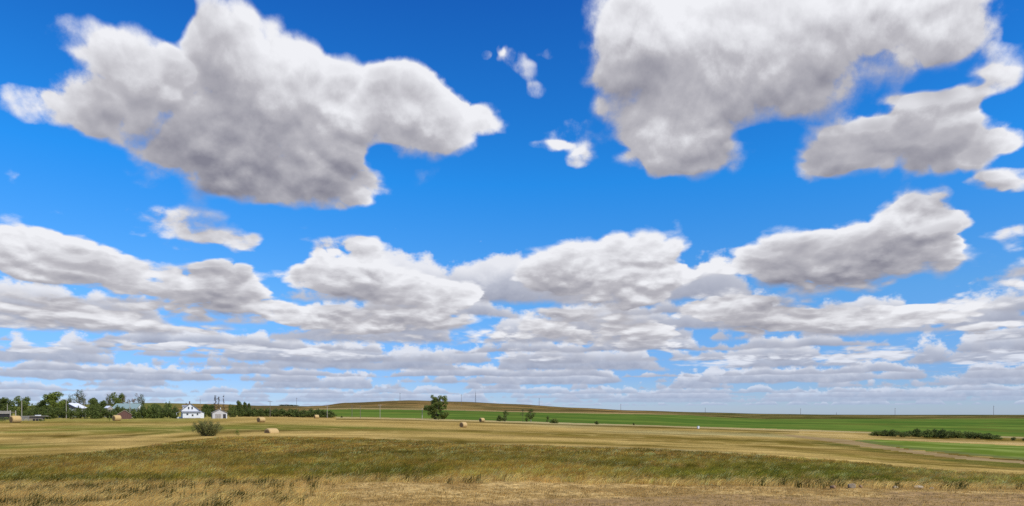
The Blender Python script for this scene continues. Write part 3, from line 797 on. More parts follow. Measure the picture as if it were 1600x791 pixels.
# the big cottonwood standing alone
prot = None and tree_proto(31, 14.0, 13.2, 0.3, 60, 1.75, 75, 0.24, 'mid', 'round', 0.45, 12, stems=3)
def big_tree():
    q = random.Random(3); cl = []
    # lobes of the crown: x, z, half width, half height, clumps
    for (lx, lz, rx, rz_, n) in ((-1.6, 10.2, 2.2, 2.7, 13), (3.0, 10.6, 2.6, 2.2, 13), (0.6, 8.8, 3.2, 2.4, 14), (-3.8, 5.8, 3.0, 1.7, 13), (-1.6, 4.2, 3.4, 2.8, 16), (2.4, 5.0, 3.0, 3.2, 18), (-0.5, 2.2, 3.4, 1.6, 10), (5.2, 3.0, 1.2, 0.8, 4), (-6.0, 6.2, 1.0, 1.0, 4), (3.4, 2.0, 2.6, 1.5, 10), (0.5, 6.6, 3.6, 2.0, 14), (-2.5, 7.8, 2.2, 1.6, 8), (4.2, 7.6, 1.8, 2.4, 9)):
        for i in range(n):
            cl.append((lx + rx * q.uniform(-.85, .85), q.uniform(-1, 1) * rx * 1.1, lz + rz_ * q.uniform(-.85, .85), q.uniform(0.7, 1.25), 0.85))
    V, F = leaves(cl, 150, 0.21, 9)
    cm = mesh_np('crown', V, F, LEAF['mid'])
    V, F = [], []
    for i in range(9):
        c_ = q.choice(cl); b = Vector((q.uniform(-1.2, 1.6), q.uniform(-.6, .6), -0.3)); m_ = b.lerp(Vector(c_[:3]), 0.5) + Vector((0, 0, 0.6))
        tube(V, F, b, m_, 0.30, 0.18, 7); tube(V, F, m_, c_[:3], 0.18, 0.05, 6)
    return cm, mesh_np('trunk', [tuple(v_) for v_ in V], F, BARK, True)
bt = big_tree()
place_tree('cottonwood_tree', bt, 682.5, 385, 1.0, 1.05, 'tall spreading green tree standing alone at the field edge against the brown hill', 'tree', rz=0.0)

# ------------------------------------------------------------------ farm trees, back to front
FARM = [
 # proto, px, Y, w px, h px, label, category, name
 ('dark', 6, 350, 30, 31, 'dark green tree cut by the left edge of the photo behind the grey shed', 'tree', 'dark_tree'),
 ('leafy2', 34, 365, 26, 34, 'mid green tree with a rounded top behind the tall grey pole of the corral', 'tree', 'leafy_tree'),
 ('shrub2', 54, 350, 22, 24, 'small olive green tree between the corral pole tree and the tallest leafy tree', 'tree', 'young_tree'),
 ('bright', 84, 335, 31, 42, 'tallest leafy tree of the farmstead with a bright yellow green top', 'tree', 'bright_tree'),
 ('dark', 68, 338, 20, 29, 'dark green shoulder of a tree pressed against the left of the tallest leafy tree', 'tree', 'dark_tree'),
 ('dark2', 100, 345, 20, 28, 'dark round tree just left of the white roofed house', 'tree', 'dark_tree'),
 ('airy', 124, 385, 22, 42, 'thin tall tree with open grey green crown behind the white roofed house', 'tree', 'open_tree'),
 ('airy', 110, 390, 16, 34, 'lower grey green tree just left of the thin tall tree behind the white roof', 'tree', 'open_tree'),
 ('dark2', 146, 365, 20, 29, 'dark dome shaped tree right of the white roofed house', 'tree', 'dark_tree'),
 ('dark', 161, 350, 16, 26, 'dark tree beside the small pale gable end left of the green roof', 'tree', 'dark_tree'),
 ('airy', 169, 385, 12, 35, 'narrow dark topped tree at the left end of the tree row behind the green roof', 'tree', 'open_tree'),
 ('leafy2', 183, 390, 24, 38, 'broad green tree with dense top behind the green roofed building', 'tree', 'leafy_tree'),
 ('rust', 197, 380, 16, 33, 'half dead tree with rusty pinkish foliage between two green tree tops', 'tree', 'dying_tree'),
 ('rust', 212, 395, 13, 35, 'tree with bare pale stems under a sparse dark top above the green roof', 'tree', 'dying_tree'),
 ('airy', 220, 390, 15, 35, 'rightmost tall tree above the green roof, pale stems and a ragged top', 'tree', 'open_tree'),
 ('dark2', 242, 365, 24, 20, 'low dark bush tree in the gap right of the green roof', 'tree', 'dark_tree'),
 ('shrub2', 262, 360, 16, 26, 'yellow green small tree with three pointed tips left of the white farmhouse', 'tree', 'young_tree'),
 ('shrub2', 252, 356, 18, 19, 'olive bush tree next to the pointed small tree left of the white farmhouse', 'tree', 'young_tree'),
 ('dark2', 322, 372, 18, 20, 'dark tree behind the house, first one right of its lean-to', 'tree', 'dark_tree'),
 ('dark', 331, 380, 14, 19, 'dark tree squeezed between the farmhouse and the weathered garage roof', 'tree', 'dark_tree'),
 ('leafy2', 361, 392, 9, 20, 'small tree with thin stems just right of the weathered garage', 'tree', 'small_tree'),
 ('dark', 373, 385, 13, 25, 'round headed dark tree, tallest of the small ones right of the garage', 'tree', 'small_tree'),
 ('dark', 382.5, 388, 8, 23, 'slim round headed tree, middle of the small ones right of the garage', 'tree', 'small_tree'),
 ('dark', 389, 388, 7, 21, 'slim round headed tree, last one before the long hedge', 'tree', 'small_tree'),
 ('leafy2', 367, 394, 8, 19, 'thin green tree right behind the round headed one by the garage', 'tree', 'small_tree'),
]
for (pr, px, Y, w, h, lb, ct, nm) in FARM:
    sized(nm, *PR[pr], px, Y, w, h, lb, ct, 'trees of the farmstead')

# the low belt of bushes in front of the farm
words = ['first', 'second', 'third', 'fourth', 'fifth', 'sixth', 'seventh', 'eighth', 'ninth', 'tenth', 'eleventh', 'twelfth', 'thirteenth', 'fourteenth', 'fifteenth', 'sixteenth', 'seventeenth', 'eighteenth', 'nineteenth', 'twentieth', 'twenty-first', 'twenty-second']
def belt(name, spots, fmt, group, Y, seed, protos=('shrub', 'shrub2', 'shrub3'), HB=1.12):
    q = random.Random(seed)
    for i, s_ in enumerate(spots):
        px, w, h = s_[:3]; yy = Y + (s_[3] if len(s_) > 3 else q.uniform(-4, 6))
        sized(name, *PR[q.choice(protos)], px, yy, w * 1.22, h * HB, fmt % words[i], 'bush', group)
belt('shelterbelt_bush', [(33, 14, 9), (43, 15, 14), (55, 16, 18), (66, 15, 17), (77, 17, 18), (89, 17, 19)],
     '%s dark bush from the corral along the foot of the tallest leafy tree', 'bushes of the farm shelterbelt, west stretch', 318, 1, ('shrub', 'shrub3'))
belt('shelterbelt_bush', [(101, 16, 17), (112, 16, 16), (123, 16, 17), (134, 16, 17), (145, 17, 19), (156, 16, 18), (167, 15, 17), (176, 12, 13)],
     '%s dark bush in the row from the white roofed house to the red shed', 'bushes of the farm shelterbelt, middle stretch', 318, 2, ('shrub', 'shrub3', 'shrub'))
belt('shelterbelt_bush', [(212, 15, 16), (222, 16, 19), (232, 16, 20), (243, 15, 18)],
     '%s green bush to the right of the red brown shed', 'bushes between the red shed and the house', 318, 3, ('shrub2', 'shrub'))
belt('shelterbelt_bush', [(253, 14, 16, 14), (263, 14, 17, 14), (273, 13, 17, 10)],
     '%s dark bush of the three touching the left wall of the white farmhouse', 'bushes beside the farmhouse', 318, 4, ('shrub', 'shrub3'))
belt('shelterbelt_bush', [(183, 14, 18, 8), (193, 14, 16, 10), (203, 14, 17, 8)],
     '%s dark bush rising behind the roof of the red brown shed', 'bushes behind the red shed', 318, 5, ('shrub3', 'shrub'))
sized('round_shrub', *PR['shrub3'], 273.5, 305, 9, 10, 'small dark bush on short stem in front of the farmhouse porch', 'bush')
belt('hedge_bush', [(318.5, 9, 14, 34), (327, 9, 13, 40), (359, 10, 13, 28), (366, 10, 12, 34)],
     '%s low dark bush of those hugging the weathered garage, from the left', 'bushes round the garage', 318, 6, ('shrub', 'shrub3'))
belt('hedge_bush', [(376, 17, 12), (387, 18, 12), (398, 18, 12), (409, 18, 12), (420, 18, 12), (431, 18, 11.5), (442, 18, 11.5), (453, 18, 11.5), (464, 18, 11.5), (475, 18, 11), (486, 17, 12.5), (496, 18, 12), (507, 18, 11), (517, 17, 10)],
     '%s bush of the long dark hedge running right from the garage', 'bushes of the long hedge', 385, 7, ('shrub', 'shrub3', 'shrub'))

# dead spruces with ragged side twigs
def spruce_proto(seed, h, gap=0.3):
    q = random.Random(seed); V, F = [], []
    tube(V, F, (0, 0, -.3), (0.1, 0, h), 0.16, 0.03, 6)
    tm = mesh_np('trunk', [tuple(v_) for v_ in V], F, BARK, True)
    cl = []
    z_ = h * 0.12
    while z_ < h * 0.97:
        k = (1 - z_ / h) * 0.9 + 0.28
        for j in range(3):
            if q.random() < gap: continue
            a = q.uniform(0, 6.28); r_ = k * q.uniform(0.35, 1.1)
            cl.append((math.cos(a) * r_, math.sin(a) * r_, z_, 0.34 * q.uniform(.6, 1.3), 0.6))
        z_ += 0.34
    V, F = leaves(cl, 160, 0.13, seed)
    return mesh_np('crown', V, F, LEAF['dead']), tm
sp1, sp2, sp3 = spruce_proto(41, 11), spruce_proto(42, 10.5, 0.35), spruce_proto(43, 11, 0.5)
place_tree('dead_spruce', sp1, 336.5, 372, 1.0, 1.10, 'bare dark spruce, thickest and tallest of the three dead spires behind the garage', 'tree', 'dead spruces behind the garage')
place_tree('dead_spruce', sp2, 341.5, 374, 1.0, 1.08, 'ragged dead spruce, middle one of the three spires behind the garage', 'tree', 'dead spruces behind the garage')
place_tree('dead_spruce', sp3, 349.5, 372, 0.8, 1.12, 'thin dead spruce pole standing apart, right one of the three spires', 'tree', 'dead spruces behind the garage')

# the willow bush near the camera: fine stems rising in a fan
def willow():
    q = random.Random(8); V, F = [], []; cl = []
    for i in range(70):
        a = q.uniform(0, 6.28); sp = q.random() ** 0.5; L_s = q.uniform(1.3, 2.55)
        tip = Vector((math.cos(a) * sp * 2.25, math.sin(a) * sp * 1.6, L_s * (1 - 0.22 * sp * sp)))
        mid = Vector((tip.x * .62, tip.y * .62, tip.z * 0.48))
        tube(V, F, (tip.x * .30, tip.y * .30, -.1), mid, 0.028, 0.018, 4); tube(V, F, mid, tip, 0.018, 0.006, 4)
        for f_ in (0.22, 0.42, 0.6, 0.75, 0.88, 1.0):
            if q.random() < 0.12: continue
            p = mid.lerp(tip, (f_ - .5) * 2) if f_ > .5 else Vector((tip.x * .3, tip.y * .3, 0)).lerp(mid, f_ * 2)
            cl.append((p.x + q.uniform(-.1, .1), p.y + q.uniform(-.1, .1), p.z, q.uniform(0.16, 0.30), 1.2))
    Vl, Fl = leaves(cl, 620, 0.055, 5)
    return mesh_np('foliage', Vl, Fl, leaf_mat('willow_leaf', (0.23, 0.225, 0.075))), mesh_np('stem', [tuple(v_) for v_ in V], F, material('willow_stem', (0.10, 0.075, 0.045)))
place_tree('willow_bush', willow(), 325, 103, 1.06, 1.0, 'loose willow bush with upright twigs standing alone in the mown field', 'bush', rz=0.0)
wp = tree_proto(55, 1.6, 1.0, 0, 8, 0.3, 500, 0.06, 'bright', 'wide', 0.015, 4, stems=3)
place_tree('small_bush', wp, 370.5, 108, 0.75, 1.0, 'low bright green plant in the grass right of the willow bush', 'bush')
place_tree('small_bush', wp, 171, 255, 0.8, 2.2, 'tiny dark green sprout in the hay field left of the bale', 'bush')

# trees and bushes along the pasture edge, middle
pe = tree_proto(61, 4.2, 7.5, 1.8, 18, 0.95, 110, 0.16, 'dark', 'round', 0.12, 6, bark=BARK_PALE)
pe2 = tree_proto(62, 5.2, 7.5, 1.5, 24, 1.0, 110, 0.16, 'dark', 'round', 0.20, 8, bark=BARK_PALE)
pe3 = tree_proto(63, 3.6, 7.0, 3.0, 10, 0.7, 90, 0.14, 'grey', 'round', 0.10, 6)
E = 'trees and bushes along the pasture edge'
sized('small_tree', pe, (4.2, 7.5), 790.5, 372, 12, 17, 'small dark tree with pale stem growing out of the bushes right of the far bale', 'tree', E)
sized('edge_bush', *PR['shrub'], 781, 370, 12, 9.5, 'low dark bush left of the small pale stemmed tree', 'bush', E)
sized('edge_bush', *PR['shrub3'], 787, 366, 11, 8, 'low dark bush under the small pale stemmed tree', 'bush', E)
sized('small_tree', pe3, (3.6, 7.0), 817, 372, 10, 19.5, 'thin bare stemmed tree with sparse tuft, left of a pair', 'tree', E)
sized('small_tree', pe2, (5.2, 7.5), 829.5, 372, 18, 20, 'leaning dark crowned tree with pale forked trunk, right of a pair', 'tree', E)
sized('edge_bush', *PR['shrub3'], 822.5, 370, 6, 8, 'tuft of low leaves between the pair of trees', 'bush', E)
sized('small_tree', *PR['column'], 855.5, 374, 5.5, 13, 'narrow upright evergreen next to the dome shaped bush', 'tree', E)
sized('edge_bush', *PR['shrub2'], 865, 350, 15.5, 8.5, 'smooth dome shaped bush at the pasture edge', 'bush', E)
sized('edge_bush', *PR['shrub'], 932, 352, 8.5, 5.5, 'round dark bush alone at the pasture edge, right of the dome shaped one', 'bush', E)
sized('edge_bush', *PR['shrub3'], 990, 360, 4.5, 4.5, 'tiny dark bush farther right at the pasture edge', 'bush', E)
sized('edge_bush', *PR['shrub'], 534, 400, 4, 3.0, 'tiny dark bush just past the right end of the long hedge', 'bush', E)
# far treeline tops
for (px, w, h, lb) in ((440, 12, 2.6, 'left'), (448, 13, 2.8, 'middle'), (456, 13, 2.6, 'right'), (463, 11, 2.0, 'rightmost low')):
    sized('distant_grove', *PR['shrub3'], px, 2600, w, h * 1.0, '%s clump of the distant dark grove on the skyline beyond the hedge' % lb, 'tree', 'distant grove on the skyline')
# right-hand shrub belt
belt('field_shrub', [(1370, 20, 8.5, 6), (1383, 18, 9, 4), (1396, 18, 10, 2), (1410, 20, 9, -8), (1421, 17, 10, 5), (1434, 18, 12), (1447, 18, 12.5), (1460, 18, 12), (1472, 18, 13), (1484, 18, 12.5), (1496, 18, 12), (1508, 18, 11), (1520, 18, 11.5), (1532, 18, 10.5), (1543, 17, 9), (1555, 17, 7.5)],
     '%s shrub from the left in the dark belt below the green crop', 'shrubs of the belt below the green crop', 272, 9, ('shrub', 'shrub3', 'shrub', 'shrub2'))
sized('field_shrub', *PR['shrub3'], 1584, 262, 8, 7, 'lone round shrub just past the right end of the shrub belt', 'bush')
sized('field_shrub', *PR['shrub3'], 1601, 255, 9, 7, 'shrub cut by the right edge of the photo', 'bush')

# ------------------------------------------------------------------ building kit
def poly(name, V, F, mat, parent, smooth=False):
    m = bpy.data.meshes.new(name); m.from_pydata([tuple(v_) for v_ in V], [], F); m.update(); m.materials.append(mat)
    if smooth:
        for p_ in m.polygons: p_.use_smooth = True
    return link(bpy.data.objects.new(name, m), parent)
def bx(V, F, x0, x1, y0, y1, z0, z1):
    k = len(V)
    V += [(x0, y0, z0), (x1, y0, z0), (x1, y1, z0), (x0, y1, z0), (x0, y0, z1), (x1, y0, z1), (x1, y1, z1), (x0, y1, z1)]
    F += [(k, k + 3, k + 2, k + 1), (k + 4, k + 5, k + 6, k + 7), (k, k + 1, k + 5, k + 4), (k + 1, k + 2, k + 6, k + 5), (k + 2, k + 3, k + 7, k + 6), (k + 3, k, k + 4, k + 7)]
def box(name, mat, parent, *b):
    V, F = [], []
    for q in (b if isinstance(b[0], (tuple, list)) else (b,)): bx(V, F, *q)
    return poly(name, V, F, mat, parent)
def gable_body(name, w, d, he, hr, mat, parent, x0=None, z0=-0.6):
    x0 = -w / 2 if x0 is None else x0; x1 = x0 + w; xm = (x0 + x1) / 2
    V = [(x0, 0, z0), (x1, 0, z0), (x1, 0, he), (xm, 0, hr), (x0, 0, he), (x0, d, z0), (x1, d, z0), (x1, d, he), (xm, d, hr), (x0, d, he)]
    F = [(0, 1, 2, 3, 4), (9, 8, 7, 6, 5), (1, 6, 7, 2), (5, 0, 4, 9), (0, 5, 6, 1)]
    return poly(name, V, F, mat, parent)
def gable_roof(name, w, d, he, hr, mat, parent, over=0.35, th=0.14, x0=None):
    x0 = -w / 2 if x0 is None else x0; x1 = x0 + w; xm = (x0 + x1) / 2
    sl = (hr - he) / (w / 2)
    V, F = [], []
    for sgn in (-1, 1):
        xe = xm + sgn * (w / 2 + over); ze = he - over * sl + 0.03
        k = len(V); y0, y1 = -over, d + over
        V += [(xm, y0, hr + 0.03), (xe, y0, ze), (xe, y1, ze), (xm, y1, hr + 0.03)]
        V += [(a_[0], a_[1], a_[2] + th) for a_ in V[k:k + 4]]
        f_ = [(k, k + 1, k + 2, k + 3), (k + 4, k + 7, k + 6, k + 5), (k, k + 4, k + 5, k + 1), (k + 1, k + 5, k + 6, k + 2), (k + 2, k + 6, k + 7, k + 3), (k + 3, k + 7, k + 4, k)]
        F += f_ if sgn > 0 else [tuple(reversed(z_)) for z_ in f_]
    return poly(name, V, F, mat, parent)
white = material('white_siding', (0.72, 0.73, 0.72), 0.6, 0.3, 0.06, 2.0)
paleblue = material('pale_siding', (0.62, 0.68, 0.68), 0.6, 0.3, 0.06, 2.0)
greyroof = material('grey_shingle_roof', (0.24, 0.25, 0.27), 0.85, 0.2, 0.2, 3.0)
weathered = material('weathered_boards', (0.34, 0.31, 0.27), 0.9, 0.1, 0.3, 4.0, stretch=(1, 1, 0.3))
oldroof = material('weathered_roof', (0.30, 0.27, 0.23), 0.9, 0.1, 0.3, 3.0)
redwood = material('red_brown_boards', (0.14, 0.075, 0.06), 0.9, 0.1, 0.3, 3.0)
tanroof = material('tan_roof', (0.42, 0.34, 0.24), 0.9, 0.1, 0.2, 3.0)
metalwhite = material('white_metal_roof', (0.80, 0.82, 0.86), 0.4, 0.5, 0.04, 2.0)
metalgreen = material('green_metal_roof', (0.25, 0.33, 0.29), 0.45, 0.5, 0.08, 2.0)
darktrim_shade = material('dark_trim_and_shade', (0.035, 0.032, 0.032), 0.5, 0.4, 0.1, 2.0)
glass = material('window_glass', (0.02, 0.025, 0.03), 0.1, 0.6, 0.05, 2.0)
concrete = material('foundation', (0.30, 0.25, 0.20), 0.9, 0.1, 0.2, 3.0)
brickm = material('chimney_brick', (0.12, 0.07, 0.06), 0.9, 0.1, 0.2, 5.0)
woodpole = material('pole_wood', (0.20, 0.165, 0.13), 0.9, 0.1, 0.25, 4.0)
palepole = material('pale_pole_wood', (0.42, 0.38, 0.32), 0.9, 0.1, 0.2, 4.0)
def window(parent, x, z, w, h, y=0.0):
    f_ = box('window', white, parent, (x - w / 2 - .09, x + w / 2 + .09, y - 0.06, y - 0.003, z - h / 2 - .09, z + h / 2 + .09))
    box('pane', glass, f_, (x - w / 2, x + w / 2, y - 0.075, y - 0.062, z - h / 2, z - 0.02), (x - w / 2, x + w / 2, y - 0.075, y - 0.062, z + 0.02, z + h / 2))
    return f_
def window_side(parent, y, z, w, h, x):
    f_ = box('window', white, parent, (x - 0.06, x - 0.003, y - w / 2 - .09, y + w / 2 + .09, z - h / 2 - .09, z + h / 2 + .09))
    box('pane', glass, f_, (x - 0.075, x - 0.062, y - w / 2, y + w / 2, z - h / 2, z + h / 2))

# ------------------------------------------------------------------ the white farmhouse
RZ = math.radians(27)
hp = at(297.5, 322)
H = tag(empty('farmhouse', (hp.x, hp.y, hp.z), RZ), 'white one and a half storey farmhouse with grey gable roof and lean-to', 'house')
gable_body('wall', 7.6, 9.5, 3.9, 6.95, white, H)
rf = gable_roof('roof', 7.6, 9.5, 3.9, 6.95, greyroof, H, 0.4)
c1 = box('chimney', brickm, rf, (-0.55, -0.05, 1.8, 2.3, 6.2, 8.1)); box('chimney', brickm, rf, (-1.9, -1.5, 4.2, 4.6, 5.8, 7.3))
window(H, -0.75, 4.9, 0.6, 1.15); window(H, 0.75, 4.9, 0.6, 1.15)
# front room under a shallow roof
box('front_room', white, H, (-3.3, 4.3, -1.7, -0.004, 0.25, 2.75))
box('foundation', concrete, H, (-3.25, 4.25, -1.65, -0.01, -0.8, 0.25))
poly('front_roof', [(-3.7, -2.1, 2.74), (4.7, -2.1, 2.74), (4.7, -0.01, 3.32), (-3.7, -0.01, 3.32), (-3.7, -2.1, 2.88), (4.7, -2.1, 2.88), (4.7, -0.01, 3.46), (-3.7, -0.01, 3.46)],
     [(0, 3, 2, 1), (4, 5, 6, 7), (0, 1, 5, 4), (1, 2, 6, 5), (2, 3, 7, 6), (3, 0, 4, 7)], greyroof, H)
window(H, -1.3, 1.95, 0.8, 0.75, -1.7); window(H, 0.9, 1.5, 0.75, 0.85, -1.7); window(H, 3.0, 1.95, 0.7, 0.75, -1.7)
box('cellar_door', weathered, H, (0.3, 2.2, -1.78, -1.655, -0.75, 0.22))
# lean-to on the right, porch and dormer on the left
box('lean_to', white, H, (3.81, 5.9, 0.9, 6.5, -0.5, 2.7))
poly('lean_to_roof', [(3.7, 0.6, 3.62), (6.2, 0.6, 2.66), (6.2, 6.8, 2.66), (3.7, 6.8, 3.62), (3.7, 0.6, 3.74), (6.2, 0.6, 2.78), (6.2, 6.8, 2.78), (3.7, 6.8, 3.74)],
     [(0, 3, 2, 1), (4, 5, 6, 7), (0, 1, 5, 4), (1, 2, 6, 5), (2, 3, 7, 6), (3, 0, 4, 7)], greyroof, H)
box('porch', white, H, (-5.6, -3.81, 1.6, 7.4, -0.4, 0.7))
poly('porch_roof', [(-6.1, 1.2, 2.5), (-3.7, 1.2, 3.3), (-3.7, 7.8, 3.3), (-6.1, 7.8, 2.5), (-6.1, 1.2, 2.62), (-3.7, 1.2, 3.42), (-3.7, 7.8, 3.42), (-6.1, 7.8, 2.62)],
     [(0, 3, 2, 1), (4, 5, 6, 7), (0, 1, 5, 4), (1, 2, 6, 5), (2, 3, 7, 6), (3, 0, 4, 7)], greyroof, H)
for yy in (1.5, 3.6, 5.6, 7.5): box('porch_post', white, H, (-5.9, -5.76, yy - .07, yy + .07, -0.4, 2.55))
window_side(H, 3.0, 2.0, 0.9, 1.1, -3.8); window_side(H, 6.2, 2.0, 0.9, 1.1, -3.8)
D_m = tag(box('dormer', white, H, (-3.2, -1.5, 3.2, 5.0, 4.2, 5.7))); box('pane', glass, D_m, (-3.26, -3.203, 3.6, 4.6, 4.75, 5.45))
poly('dormer_roof', [(-3.5, 2.9, 5.5), (-3.5, 5.3, 5.5), (-3.5, 4.1, 6.3), (-0.8, 2.9, 5.5), (-0.8, 5.3, 5.5), (-0.8, 4.1, 6.3)], [(0, 1, 2), (0, 2, 5, 3), (1, 4, 5, 2), (3, 5, 4), (0, 3, 4, 1)], greyroof, H)

# ------------------------------------------------------------------ the weathered garage
gp = at(343.5, 312)
G = tag(empty('garage', (gp.x, gp.y, gp.z), RZ), 'weathered white garage with grey gable roof and a dark open doorway', 'garage')
gable_body('wall', 6.2, 6.4, 2.55, 4.15, material('chalky_siding', (0.52, 0.50, 0.47), 0.8, 0.2, 0.25, 3.0), G)
gable_roof('roof', 6.2, 6.4, 2.55, 4.15, oldroof, G, 0.3)
dd = box('door', weathered, G, (-1.9, 0.5, -0.06, -0.003, -0.4, 2.05))
for i in range(5): box('plank', weathered, dd, (-1.86 + i * .47, -1.43 + i * .47, -0.10, -0.063, -0.4, 2.0))
box('doorway', darktrim_shade, G, (1.35, 2.55, -0.05, -0.003, -0.4, 2.0))  # dark panel standing in for the shade inside the opening
box('door_post', white, G, (2.62, 2.80, -0.09, -0.003, -0.4, 2.4))
box('side_board', weathered, G, *[(-3.17, -3.103, 0.1 + i * .8, 0.82 + i * .8, -0.5, 2.5) for i in range(8)])
box('vent_pipe', white, G, (0.25, 0.45, 0.6, 0.8, 3.6, 5.0))

# ------------------------------------------------------------------ buildings half hidden by the trees
wp_ = at(106, 352)
Wh = tag(empty('white_roof_house', (wp_.x, wp_.y, wp_.z), math.radians(8)), 'house with a bright white roof and dark trimmed gable showing above the bushes', 'house')
gable_body('wall', 9, 10, 4.9, 7.2, white, Wh, x0=-4.5).rotation_euler = (0, 0, 0); gable_roof('roof', 9, 10, 4.9, 7.2, metalwhite, Wh, 0.6)
for v_ in (1,):
    gb = gable_body('front_gable', 5.0, 3.0, 4.6, 6.1, paleblue, Wh, x0=-2.0); gb.location = (0.3, -2.6, 0)
    g2 = gable_roof('gable_roof', 5.0, 2.3, 4.6, 6.1, darktrim_shade, Wh, 0.35, 0.2, x0=-2.0); g2.location = (0.3, -2.6, 0)
    window(Wh, 0.1, 5.0, 0.5, 0.9, -2.6); window(Wh, 1.5, 5.0, 0.5, 0.9, -2.6)
gb_ = at(201, 352)
Gb = tag(empty('green_roof_barn', (gb_.x, gb_.y, gb_.z), math.radians(90)), 'long building with a pale green metal roof behind the bushes', 'barn')
gable_body('wall', 9, 12, 4.3, 6.9, paleblue, Gb, z0=-0.6); gable_roof('roof', 9, 12, 4.3, 6.9, metalgreen, Gb, 0.4)
Gb.location.x += 6
sp_ = at(172, 346)
Sg = tag(empty('small_white_gable', (sp_.x, sp_.y, sp_.z), math.radians(60)), 'small building with pale roof edge peeking out left of the green roof', 'shed')
gable_body('wall', 2.6, 3, 4.7, 5.7, weathered, Sg); gable_roof('roof', 2.6, 3, 4.7, 5.7, metalwhite, Sg, 0.2)
rp_ = at(194.5, 308)
Rs = tag(empty('red_shed', (rp_.x, rp_.y, rp_.z), math.radians(30)), 'small red brown wooden shed with tan roof next to the hay bale', 'shed')
gable_body('wall', 5.6, 4.6, 2.1, 3.9, redwood, Rs); gable_roof('roof', 5.6, 4.6, 2.1, 3.9, tanroof, Rs, 0.25)
for i in range(7): box('plank', redwood, Rs, (-2.75 + i * .8, -2.02 + i * .8, -0.05, -0.003, -0.5, 2.05))
box('side_board', redwood, Rs, *[(-2.86, -2.803, 0.1 + i * .75, 0.78 + i * .75, -0.5, 2.05) for i in range(6)])
ls = at(1.5, 300)
Ls = tag(empty('grey_shed', (ls.x, ls.y, ls.z), math.radians(5)), 'low grey shed with flat pale roof at the left edge beside the corral', 'shed')
box('wall', darktrim_shade, Ls, (-3.6, 1.6, 0, 3.5, -0.5, 2.6)); box('roof', weathered, Ls, (-3.9, 1.9, -0.3, 3.8, 2.603, 3.9))
# house outline far on the hill and the white box by the pasture
wb = at(1091, 330)
Wb = tag(empty('white_box', (wb.x, wb.y, wb.z), 0.3), 'tiny white box standing at the near edge of the green crop', 'box')
box('case', white, Wb, (-0.45, 0.45, -0.35, 0.35, -0.1, 1.05)); box('lid', metalwhite, Wb, (-0.52, 0.52, -0.42, 0.42, 1.053, 1.14))

# ------------------------------------------------------------------ the corral at the left
Cr = at(42, 268)
K = tag(empty('corral_fence', (Cr.x, Cr.y, Cr.z), 0.0), 'weathered grey plank corral fence with two tall gate posts', 'fence')
def corral():
    m_ = 268 / F_PX; q = random.Random(4)
    X0 = lambda px: (px - 42) * m_
    for (px, h) in ((16, 4.2), (24.5, 4.1)):
        V, F = [], []; tube(V, F, (X0(px), 0, -.4), (X0(px), 0, h), 0.16, 0.14, 7); poly('gate_post', V, F, palepole, K)
    box('cross_rail', weathered, K, (X0(16) + .17, X0(24.5) - .17, -.05, .05, 3.3, 3.45))
    px = 28.0
    plank_mesh = None
    while px < 68:
        o = box('post', weathered, K, (X0(px) - .07, X0(px) + .07, 0.03, 0.17, -0.4, 1.9))
        px += 8
    for k in range(5):
        for j in range(5):
            xa, xb = X0(28 + j * 8) + .03, X0(36 + j * 8) - .03
            z_ = 0.25 + k * 0.36 + q.uniform(-.03, .03)
            o = box('plank', weathered, K, (xa, xb, -0.03, 0.025, z_, z_ + 0.26))
corral()
tg = at(58, 262)
Tg = tag(empty('hay_trailer', (tg.x, tg.y, tg.z), 0.05), 'low pale flat trailer parked in front of the corral fence', 'trailer')
box('bed', palepole, Tg, (-2.6, 3.6, -1.0, 1.0, 1.85, 2.0)); 
for (xx, yy) in ((-0.6, -1.03), (0.6, -1.03), (-0.6, 0.83), (0.6, 0.83)):
    V, F = [], []; tube(V, F, (xx, yy, 0.45), (xx, yy + .2, 0.45), 0.45, 0.45, 12); F += [tuple(reversed(range(12))), tuple(range(12, 24))]; poly('wheel', V, F, darktrim_shade, Tg)
box('headboard', white, Tg, (-0.2, 0.9, -0.98, 0.98, 2.003, 2.35)); box('axle_frame', woodpole, Tg, (-2.5, 2.4, -.6, .6, 0.7, 1.845)); box('hitch', woodpole, Tg, (3.63, 5.0, -.06, .06, 1.7, 1.82))
cb = tree_proto(71, 4, 2.2, 0, 10, 0.6, 120, 0.14, 'shrub' if False else 'mid', 'wide', 0.04, 3, stems=3)
sized('corral_weed', cb, (4, 2.2), 5, 262, 24, 9, 'tall green weeds at the left edge in front of the corral', 'bush')
sized('corral_weed', cb, (4, 2.2), 64, 258, 12, 5, 'green weeds at the right end of the corral fence', 'bush')

# ------------------------------------------------------------------ round bales
def bale_mesh():
    q = random.Random(2); n, rings = 32, 9; V, F = [], []
    prof = [(-.76, .55), (-.75, .72), (-.62, .79), (-.3, .80), (0, .805), (.3, .80), (.62, .79), (.75, .72), (.76, .55)]
    for (yy, rr) in prof:
        for i in range(n):
            t_ = 2 * math.pi * i / n; r2 = rr * (1 + q.uniform(-.02, .02)); z_ = r2 * math.sin(t_)
            if z_ < -0.70: z_ = -0.70 - (abs(z_) - .70) * 0.3
            V.append((r2 * math.cos(t_), yy + q.uniform(-.015, .015), z_ + 0.72))
    for k in range(len(prof) - 1):
        for i in range(n):
            j = (i + 1) % n; F.append((k * n + i, k * n + j, (k + 1) * n + j, (k + 1) * n + i))
    return V, [tuple(reversed(f_)) for f_ in F], n
hay = material('hay_bale_straw', (0.50, 0.35, 0.15), 0.95, 0.1, 0.3, 6.0, bump=0.03, stretch=(1, 6, 1), detail=6)
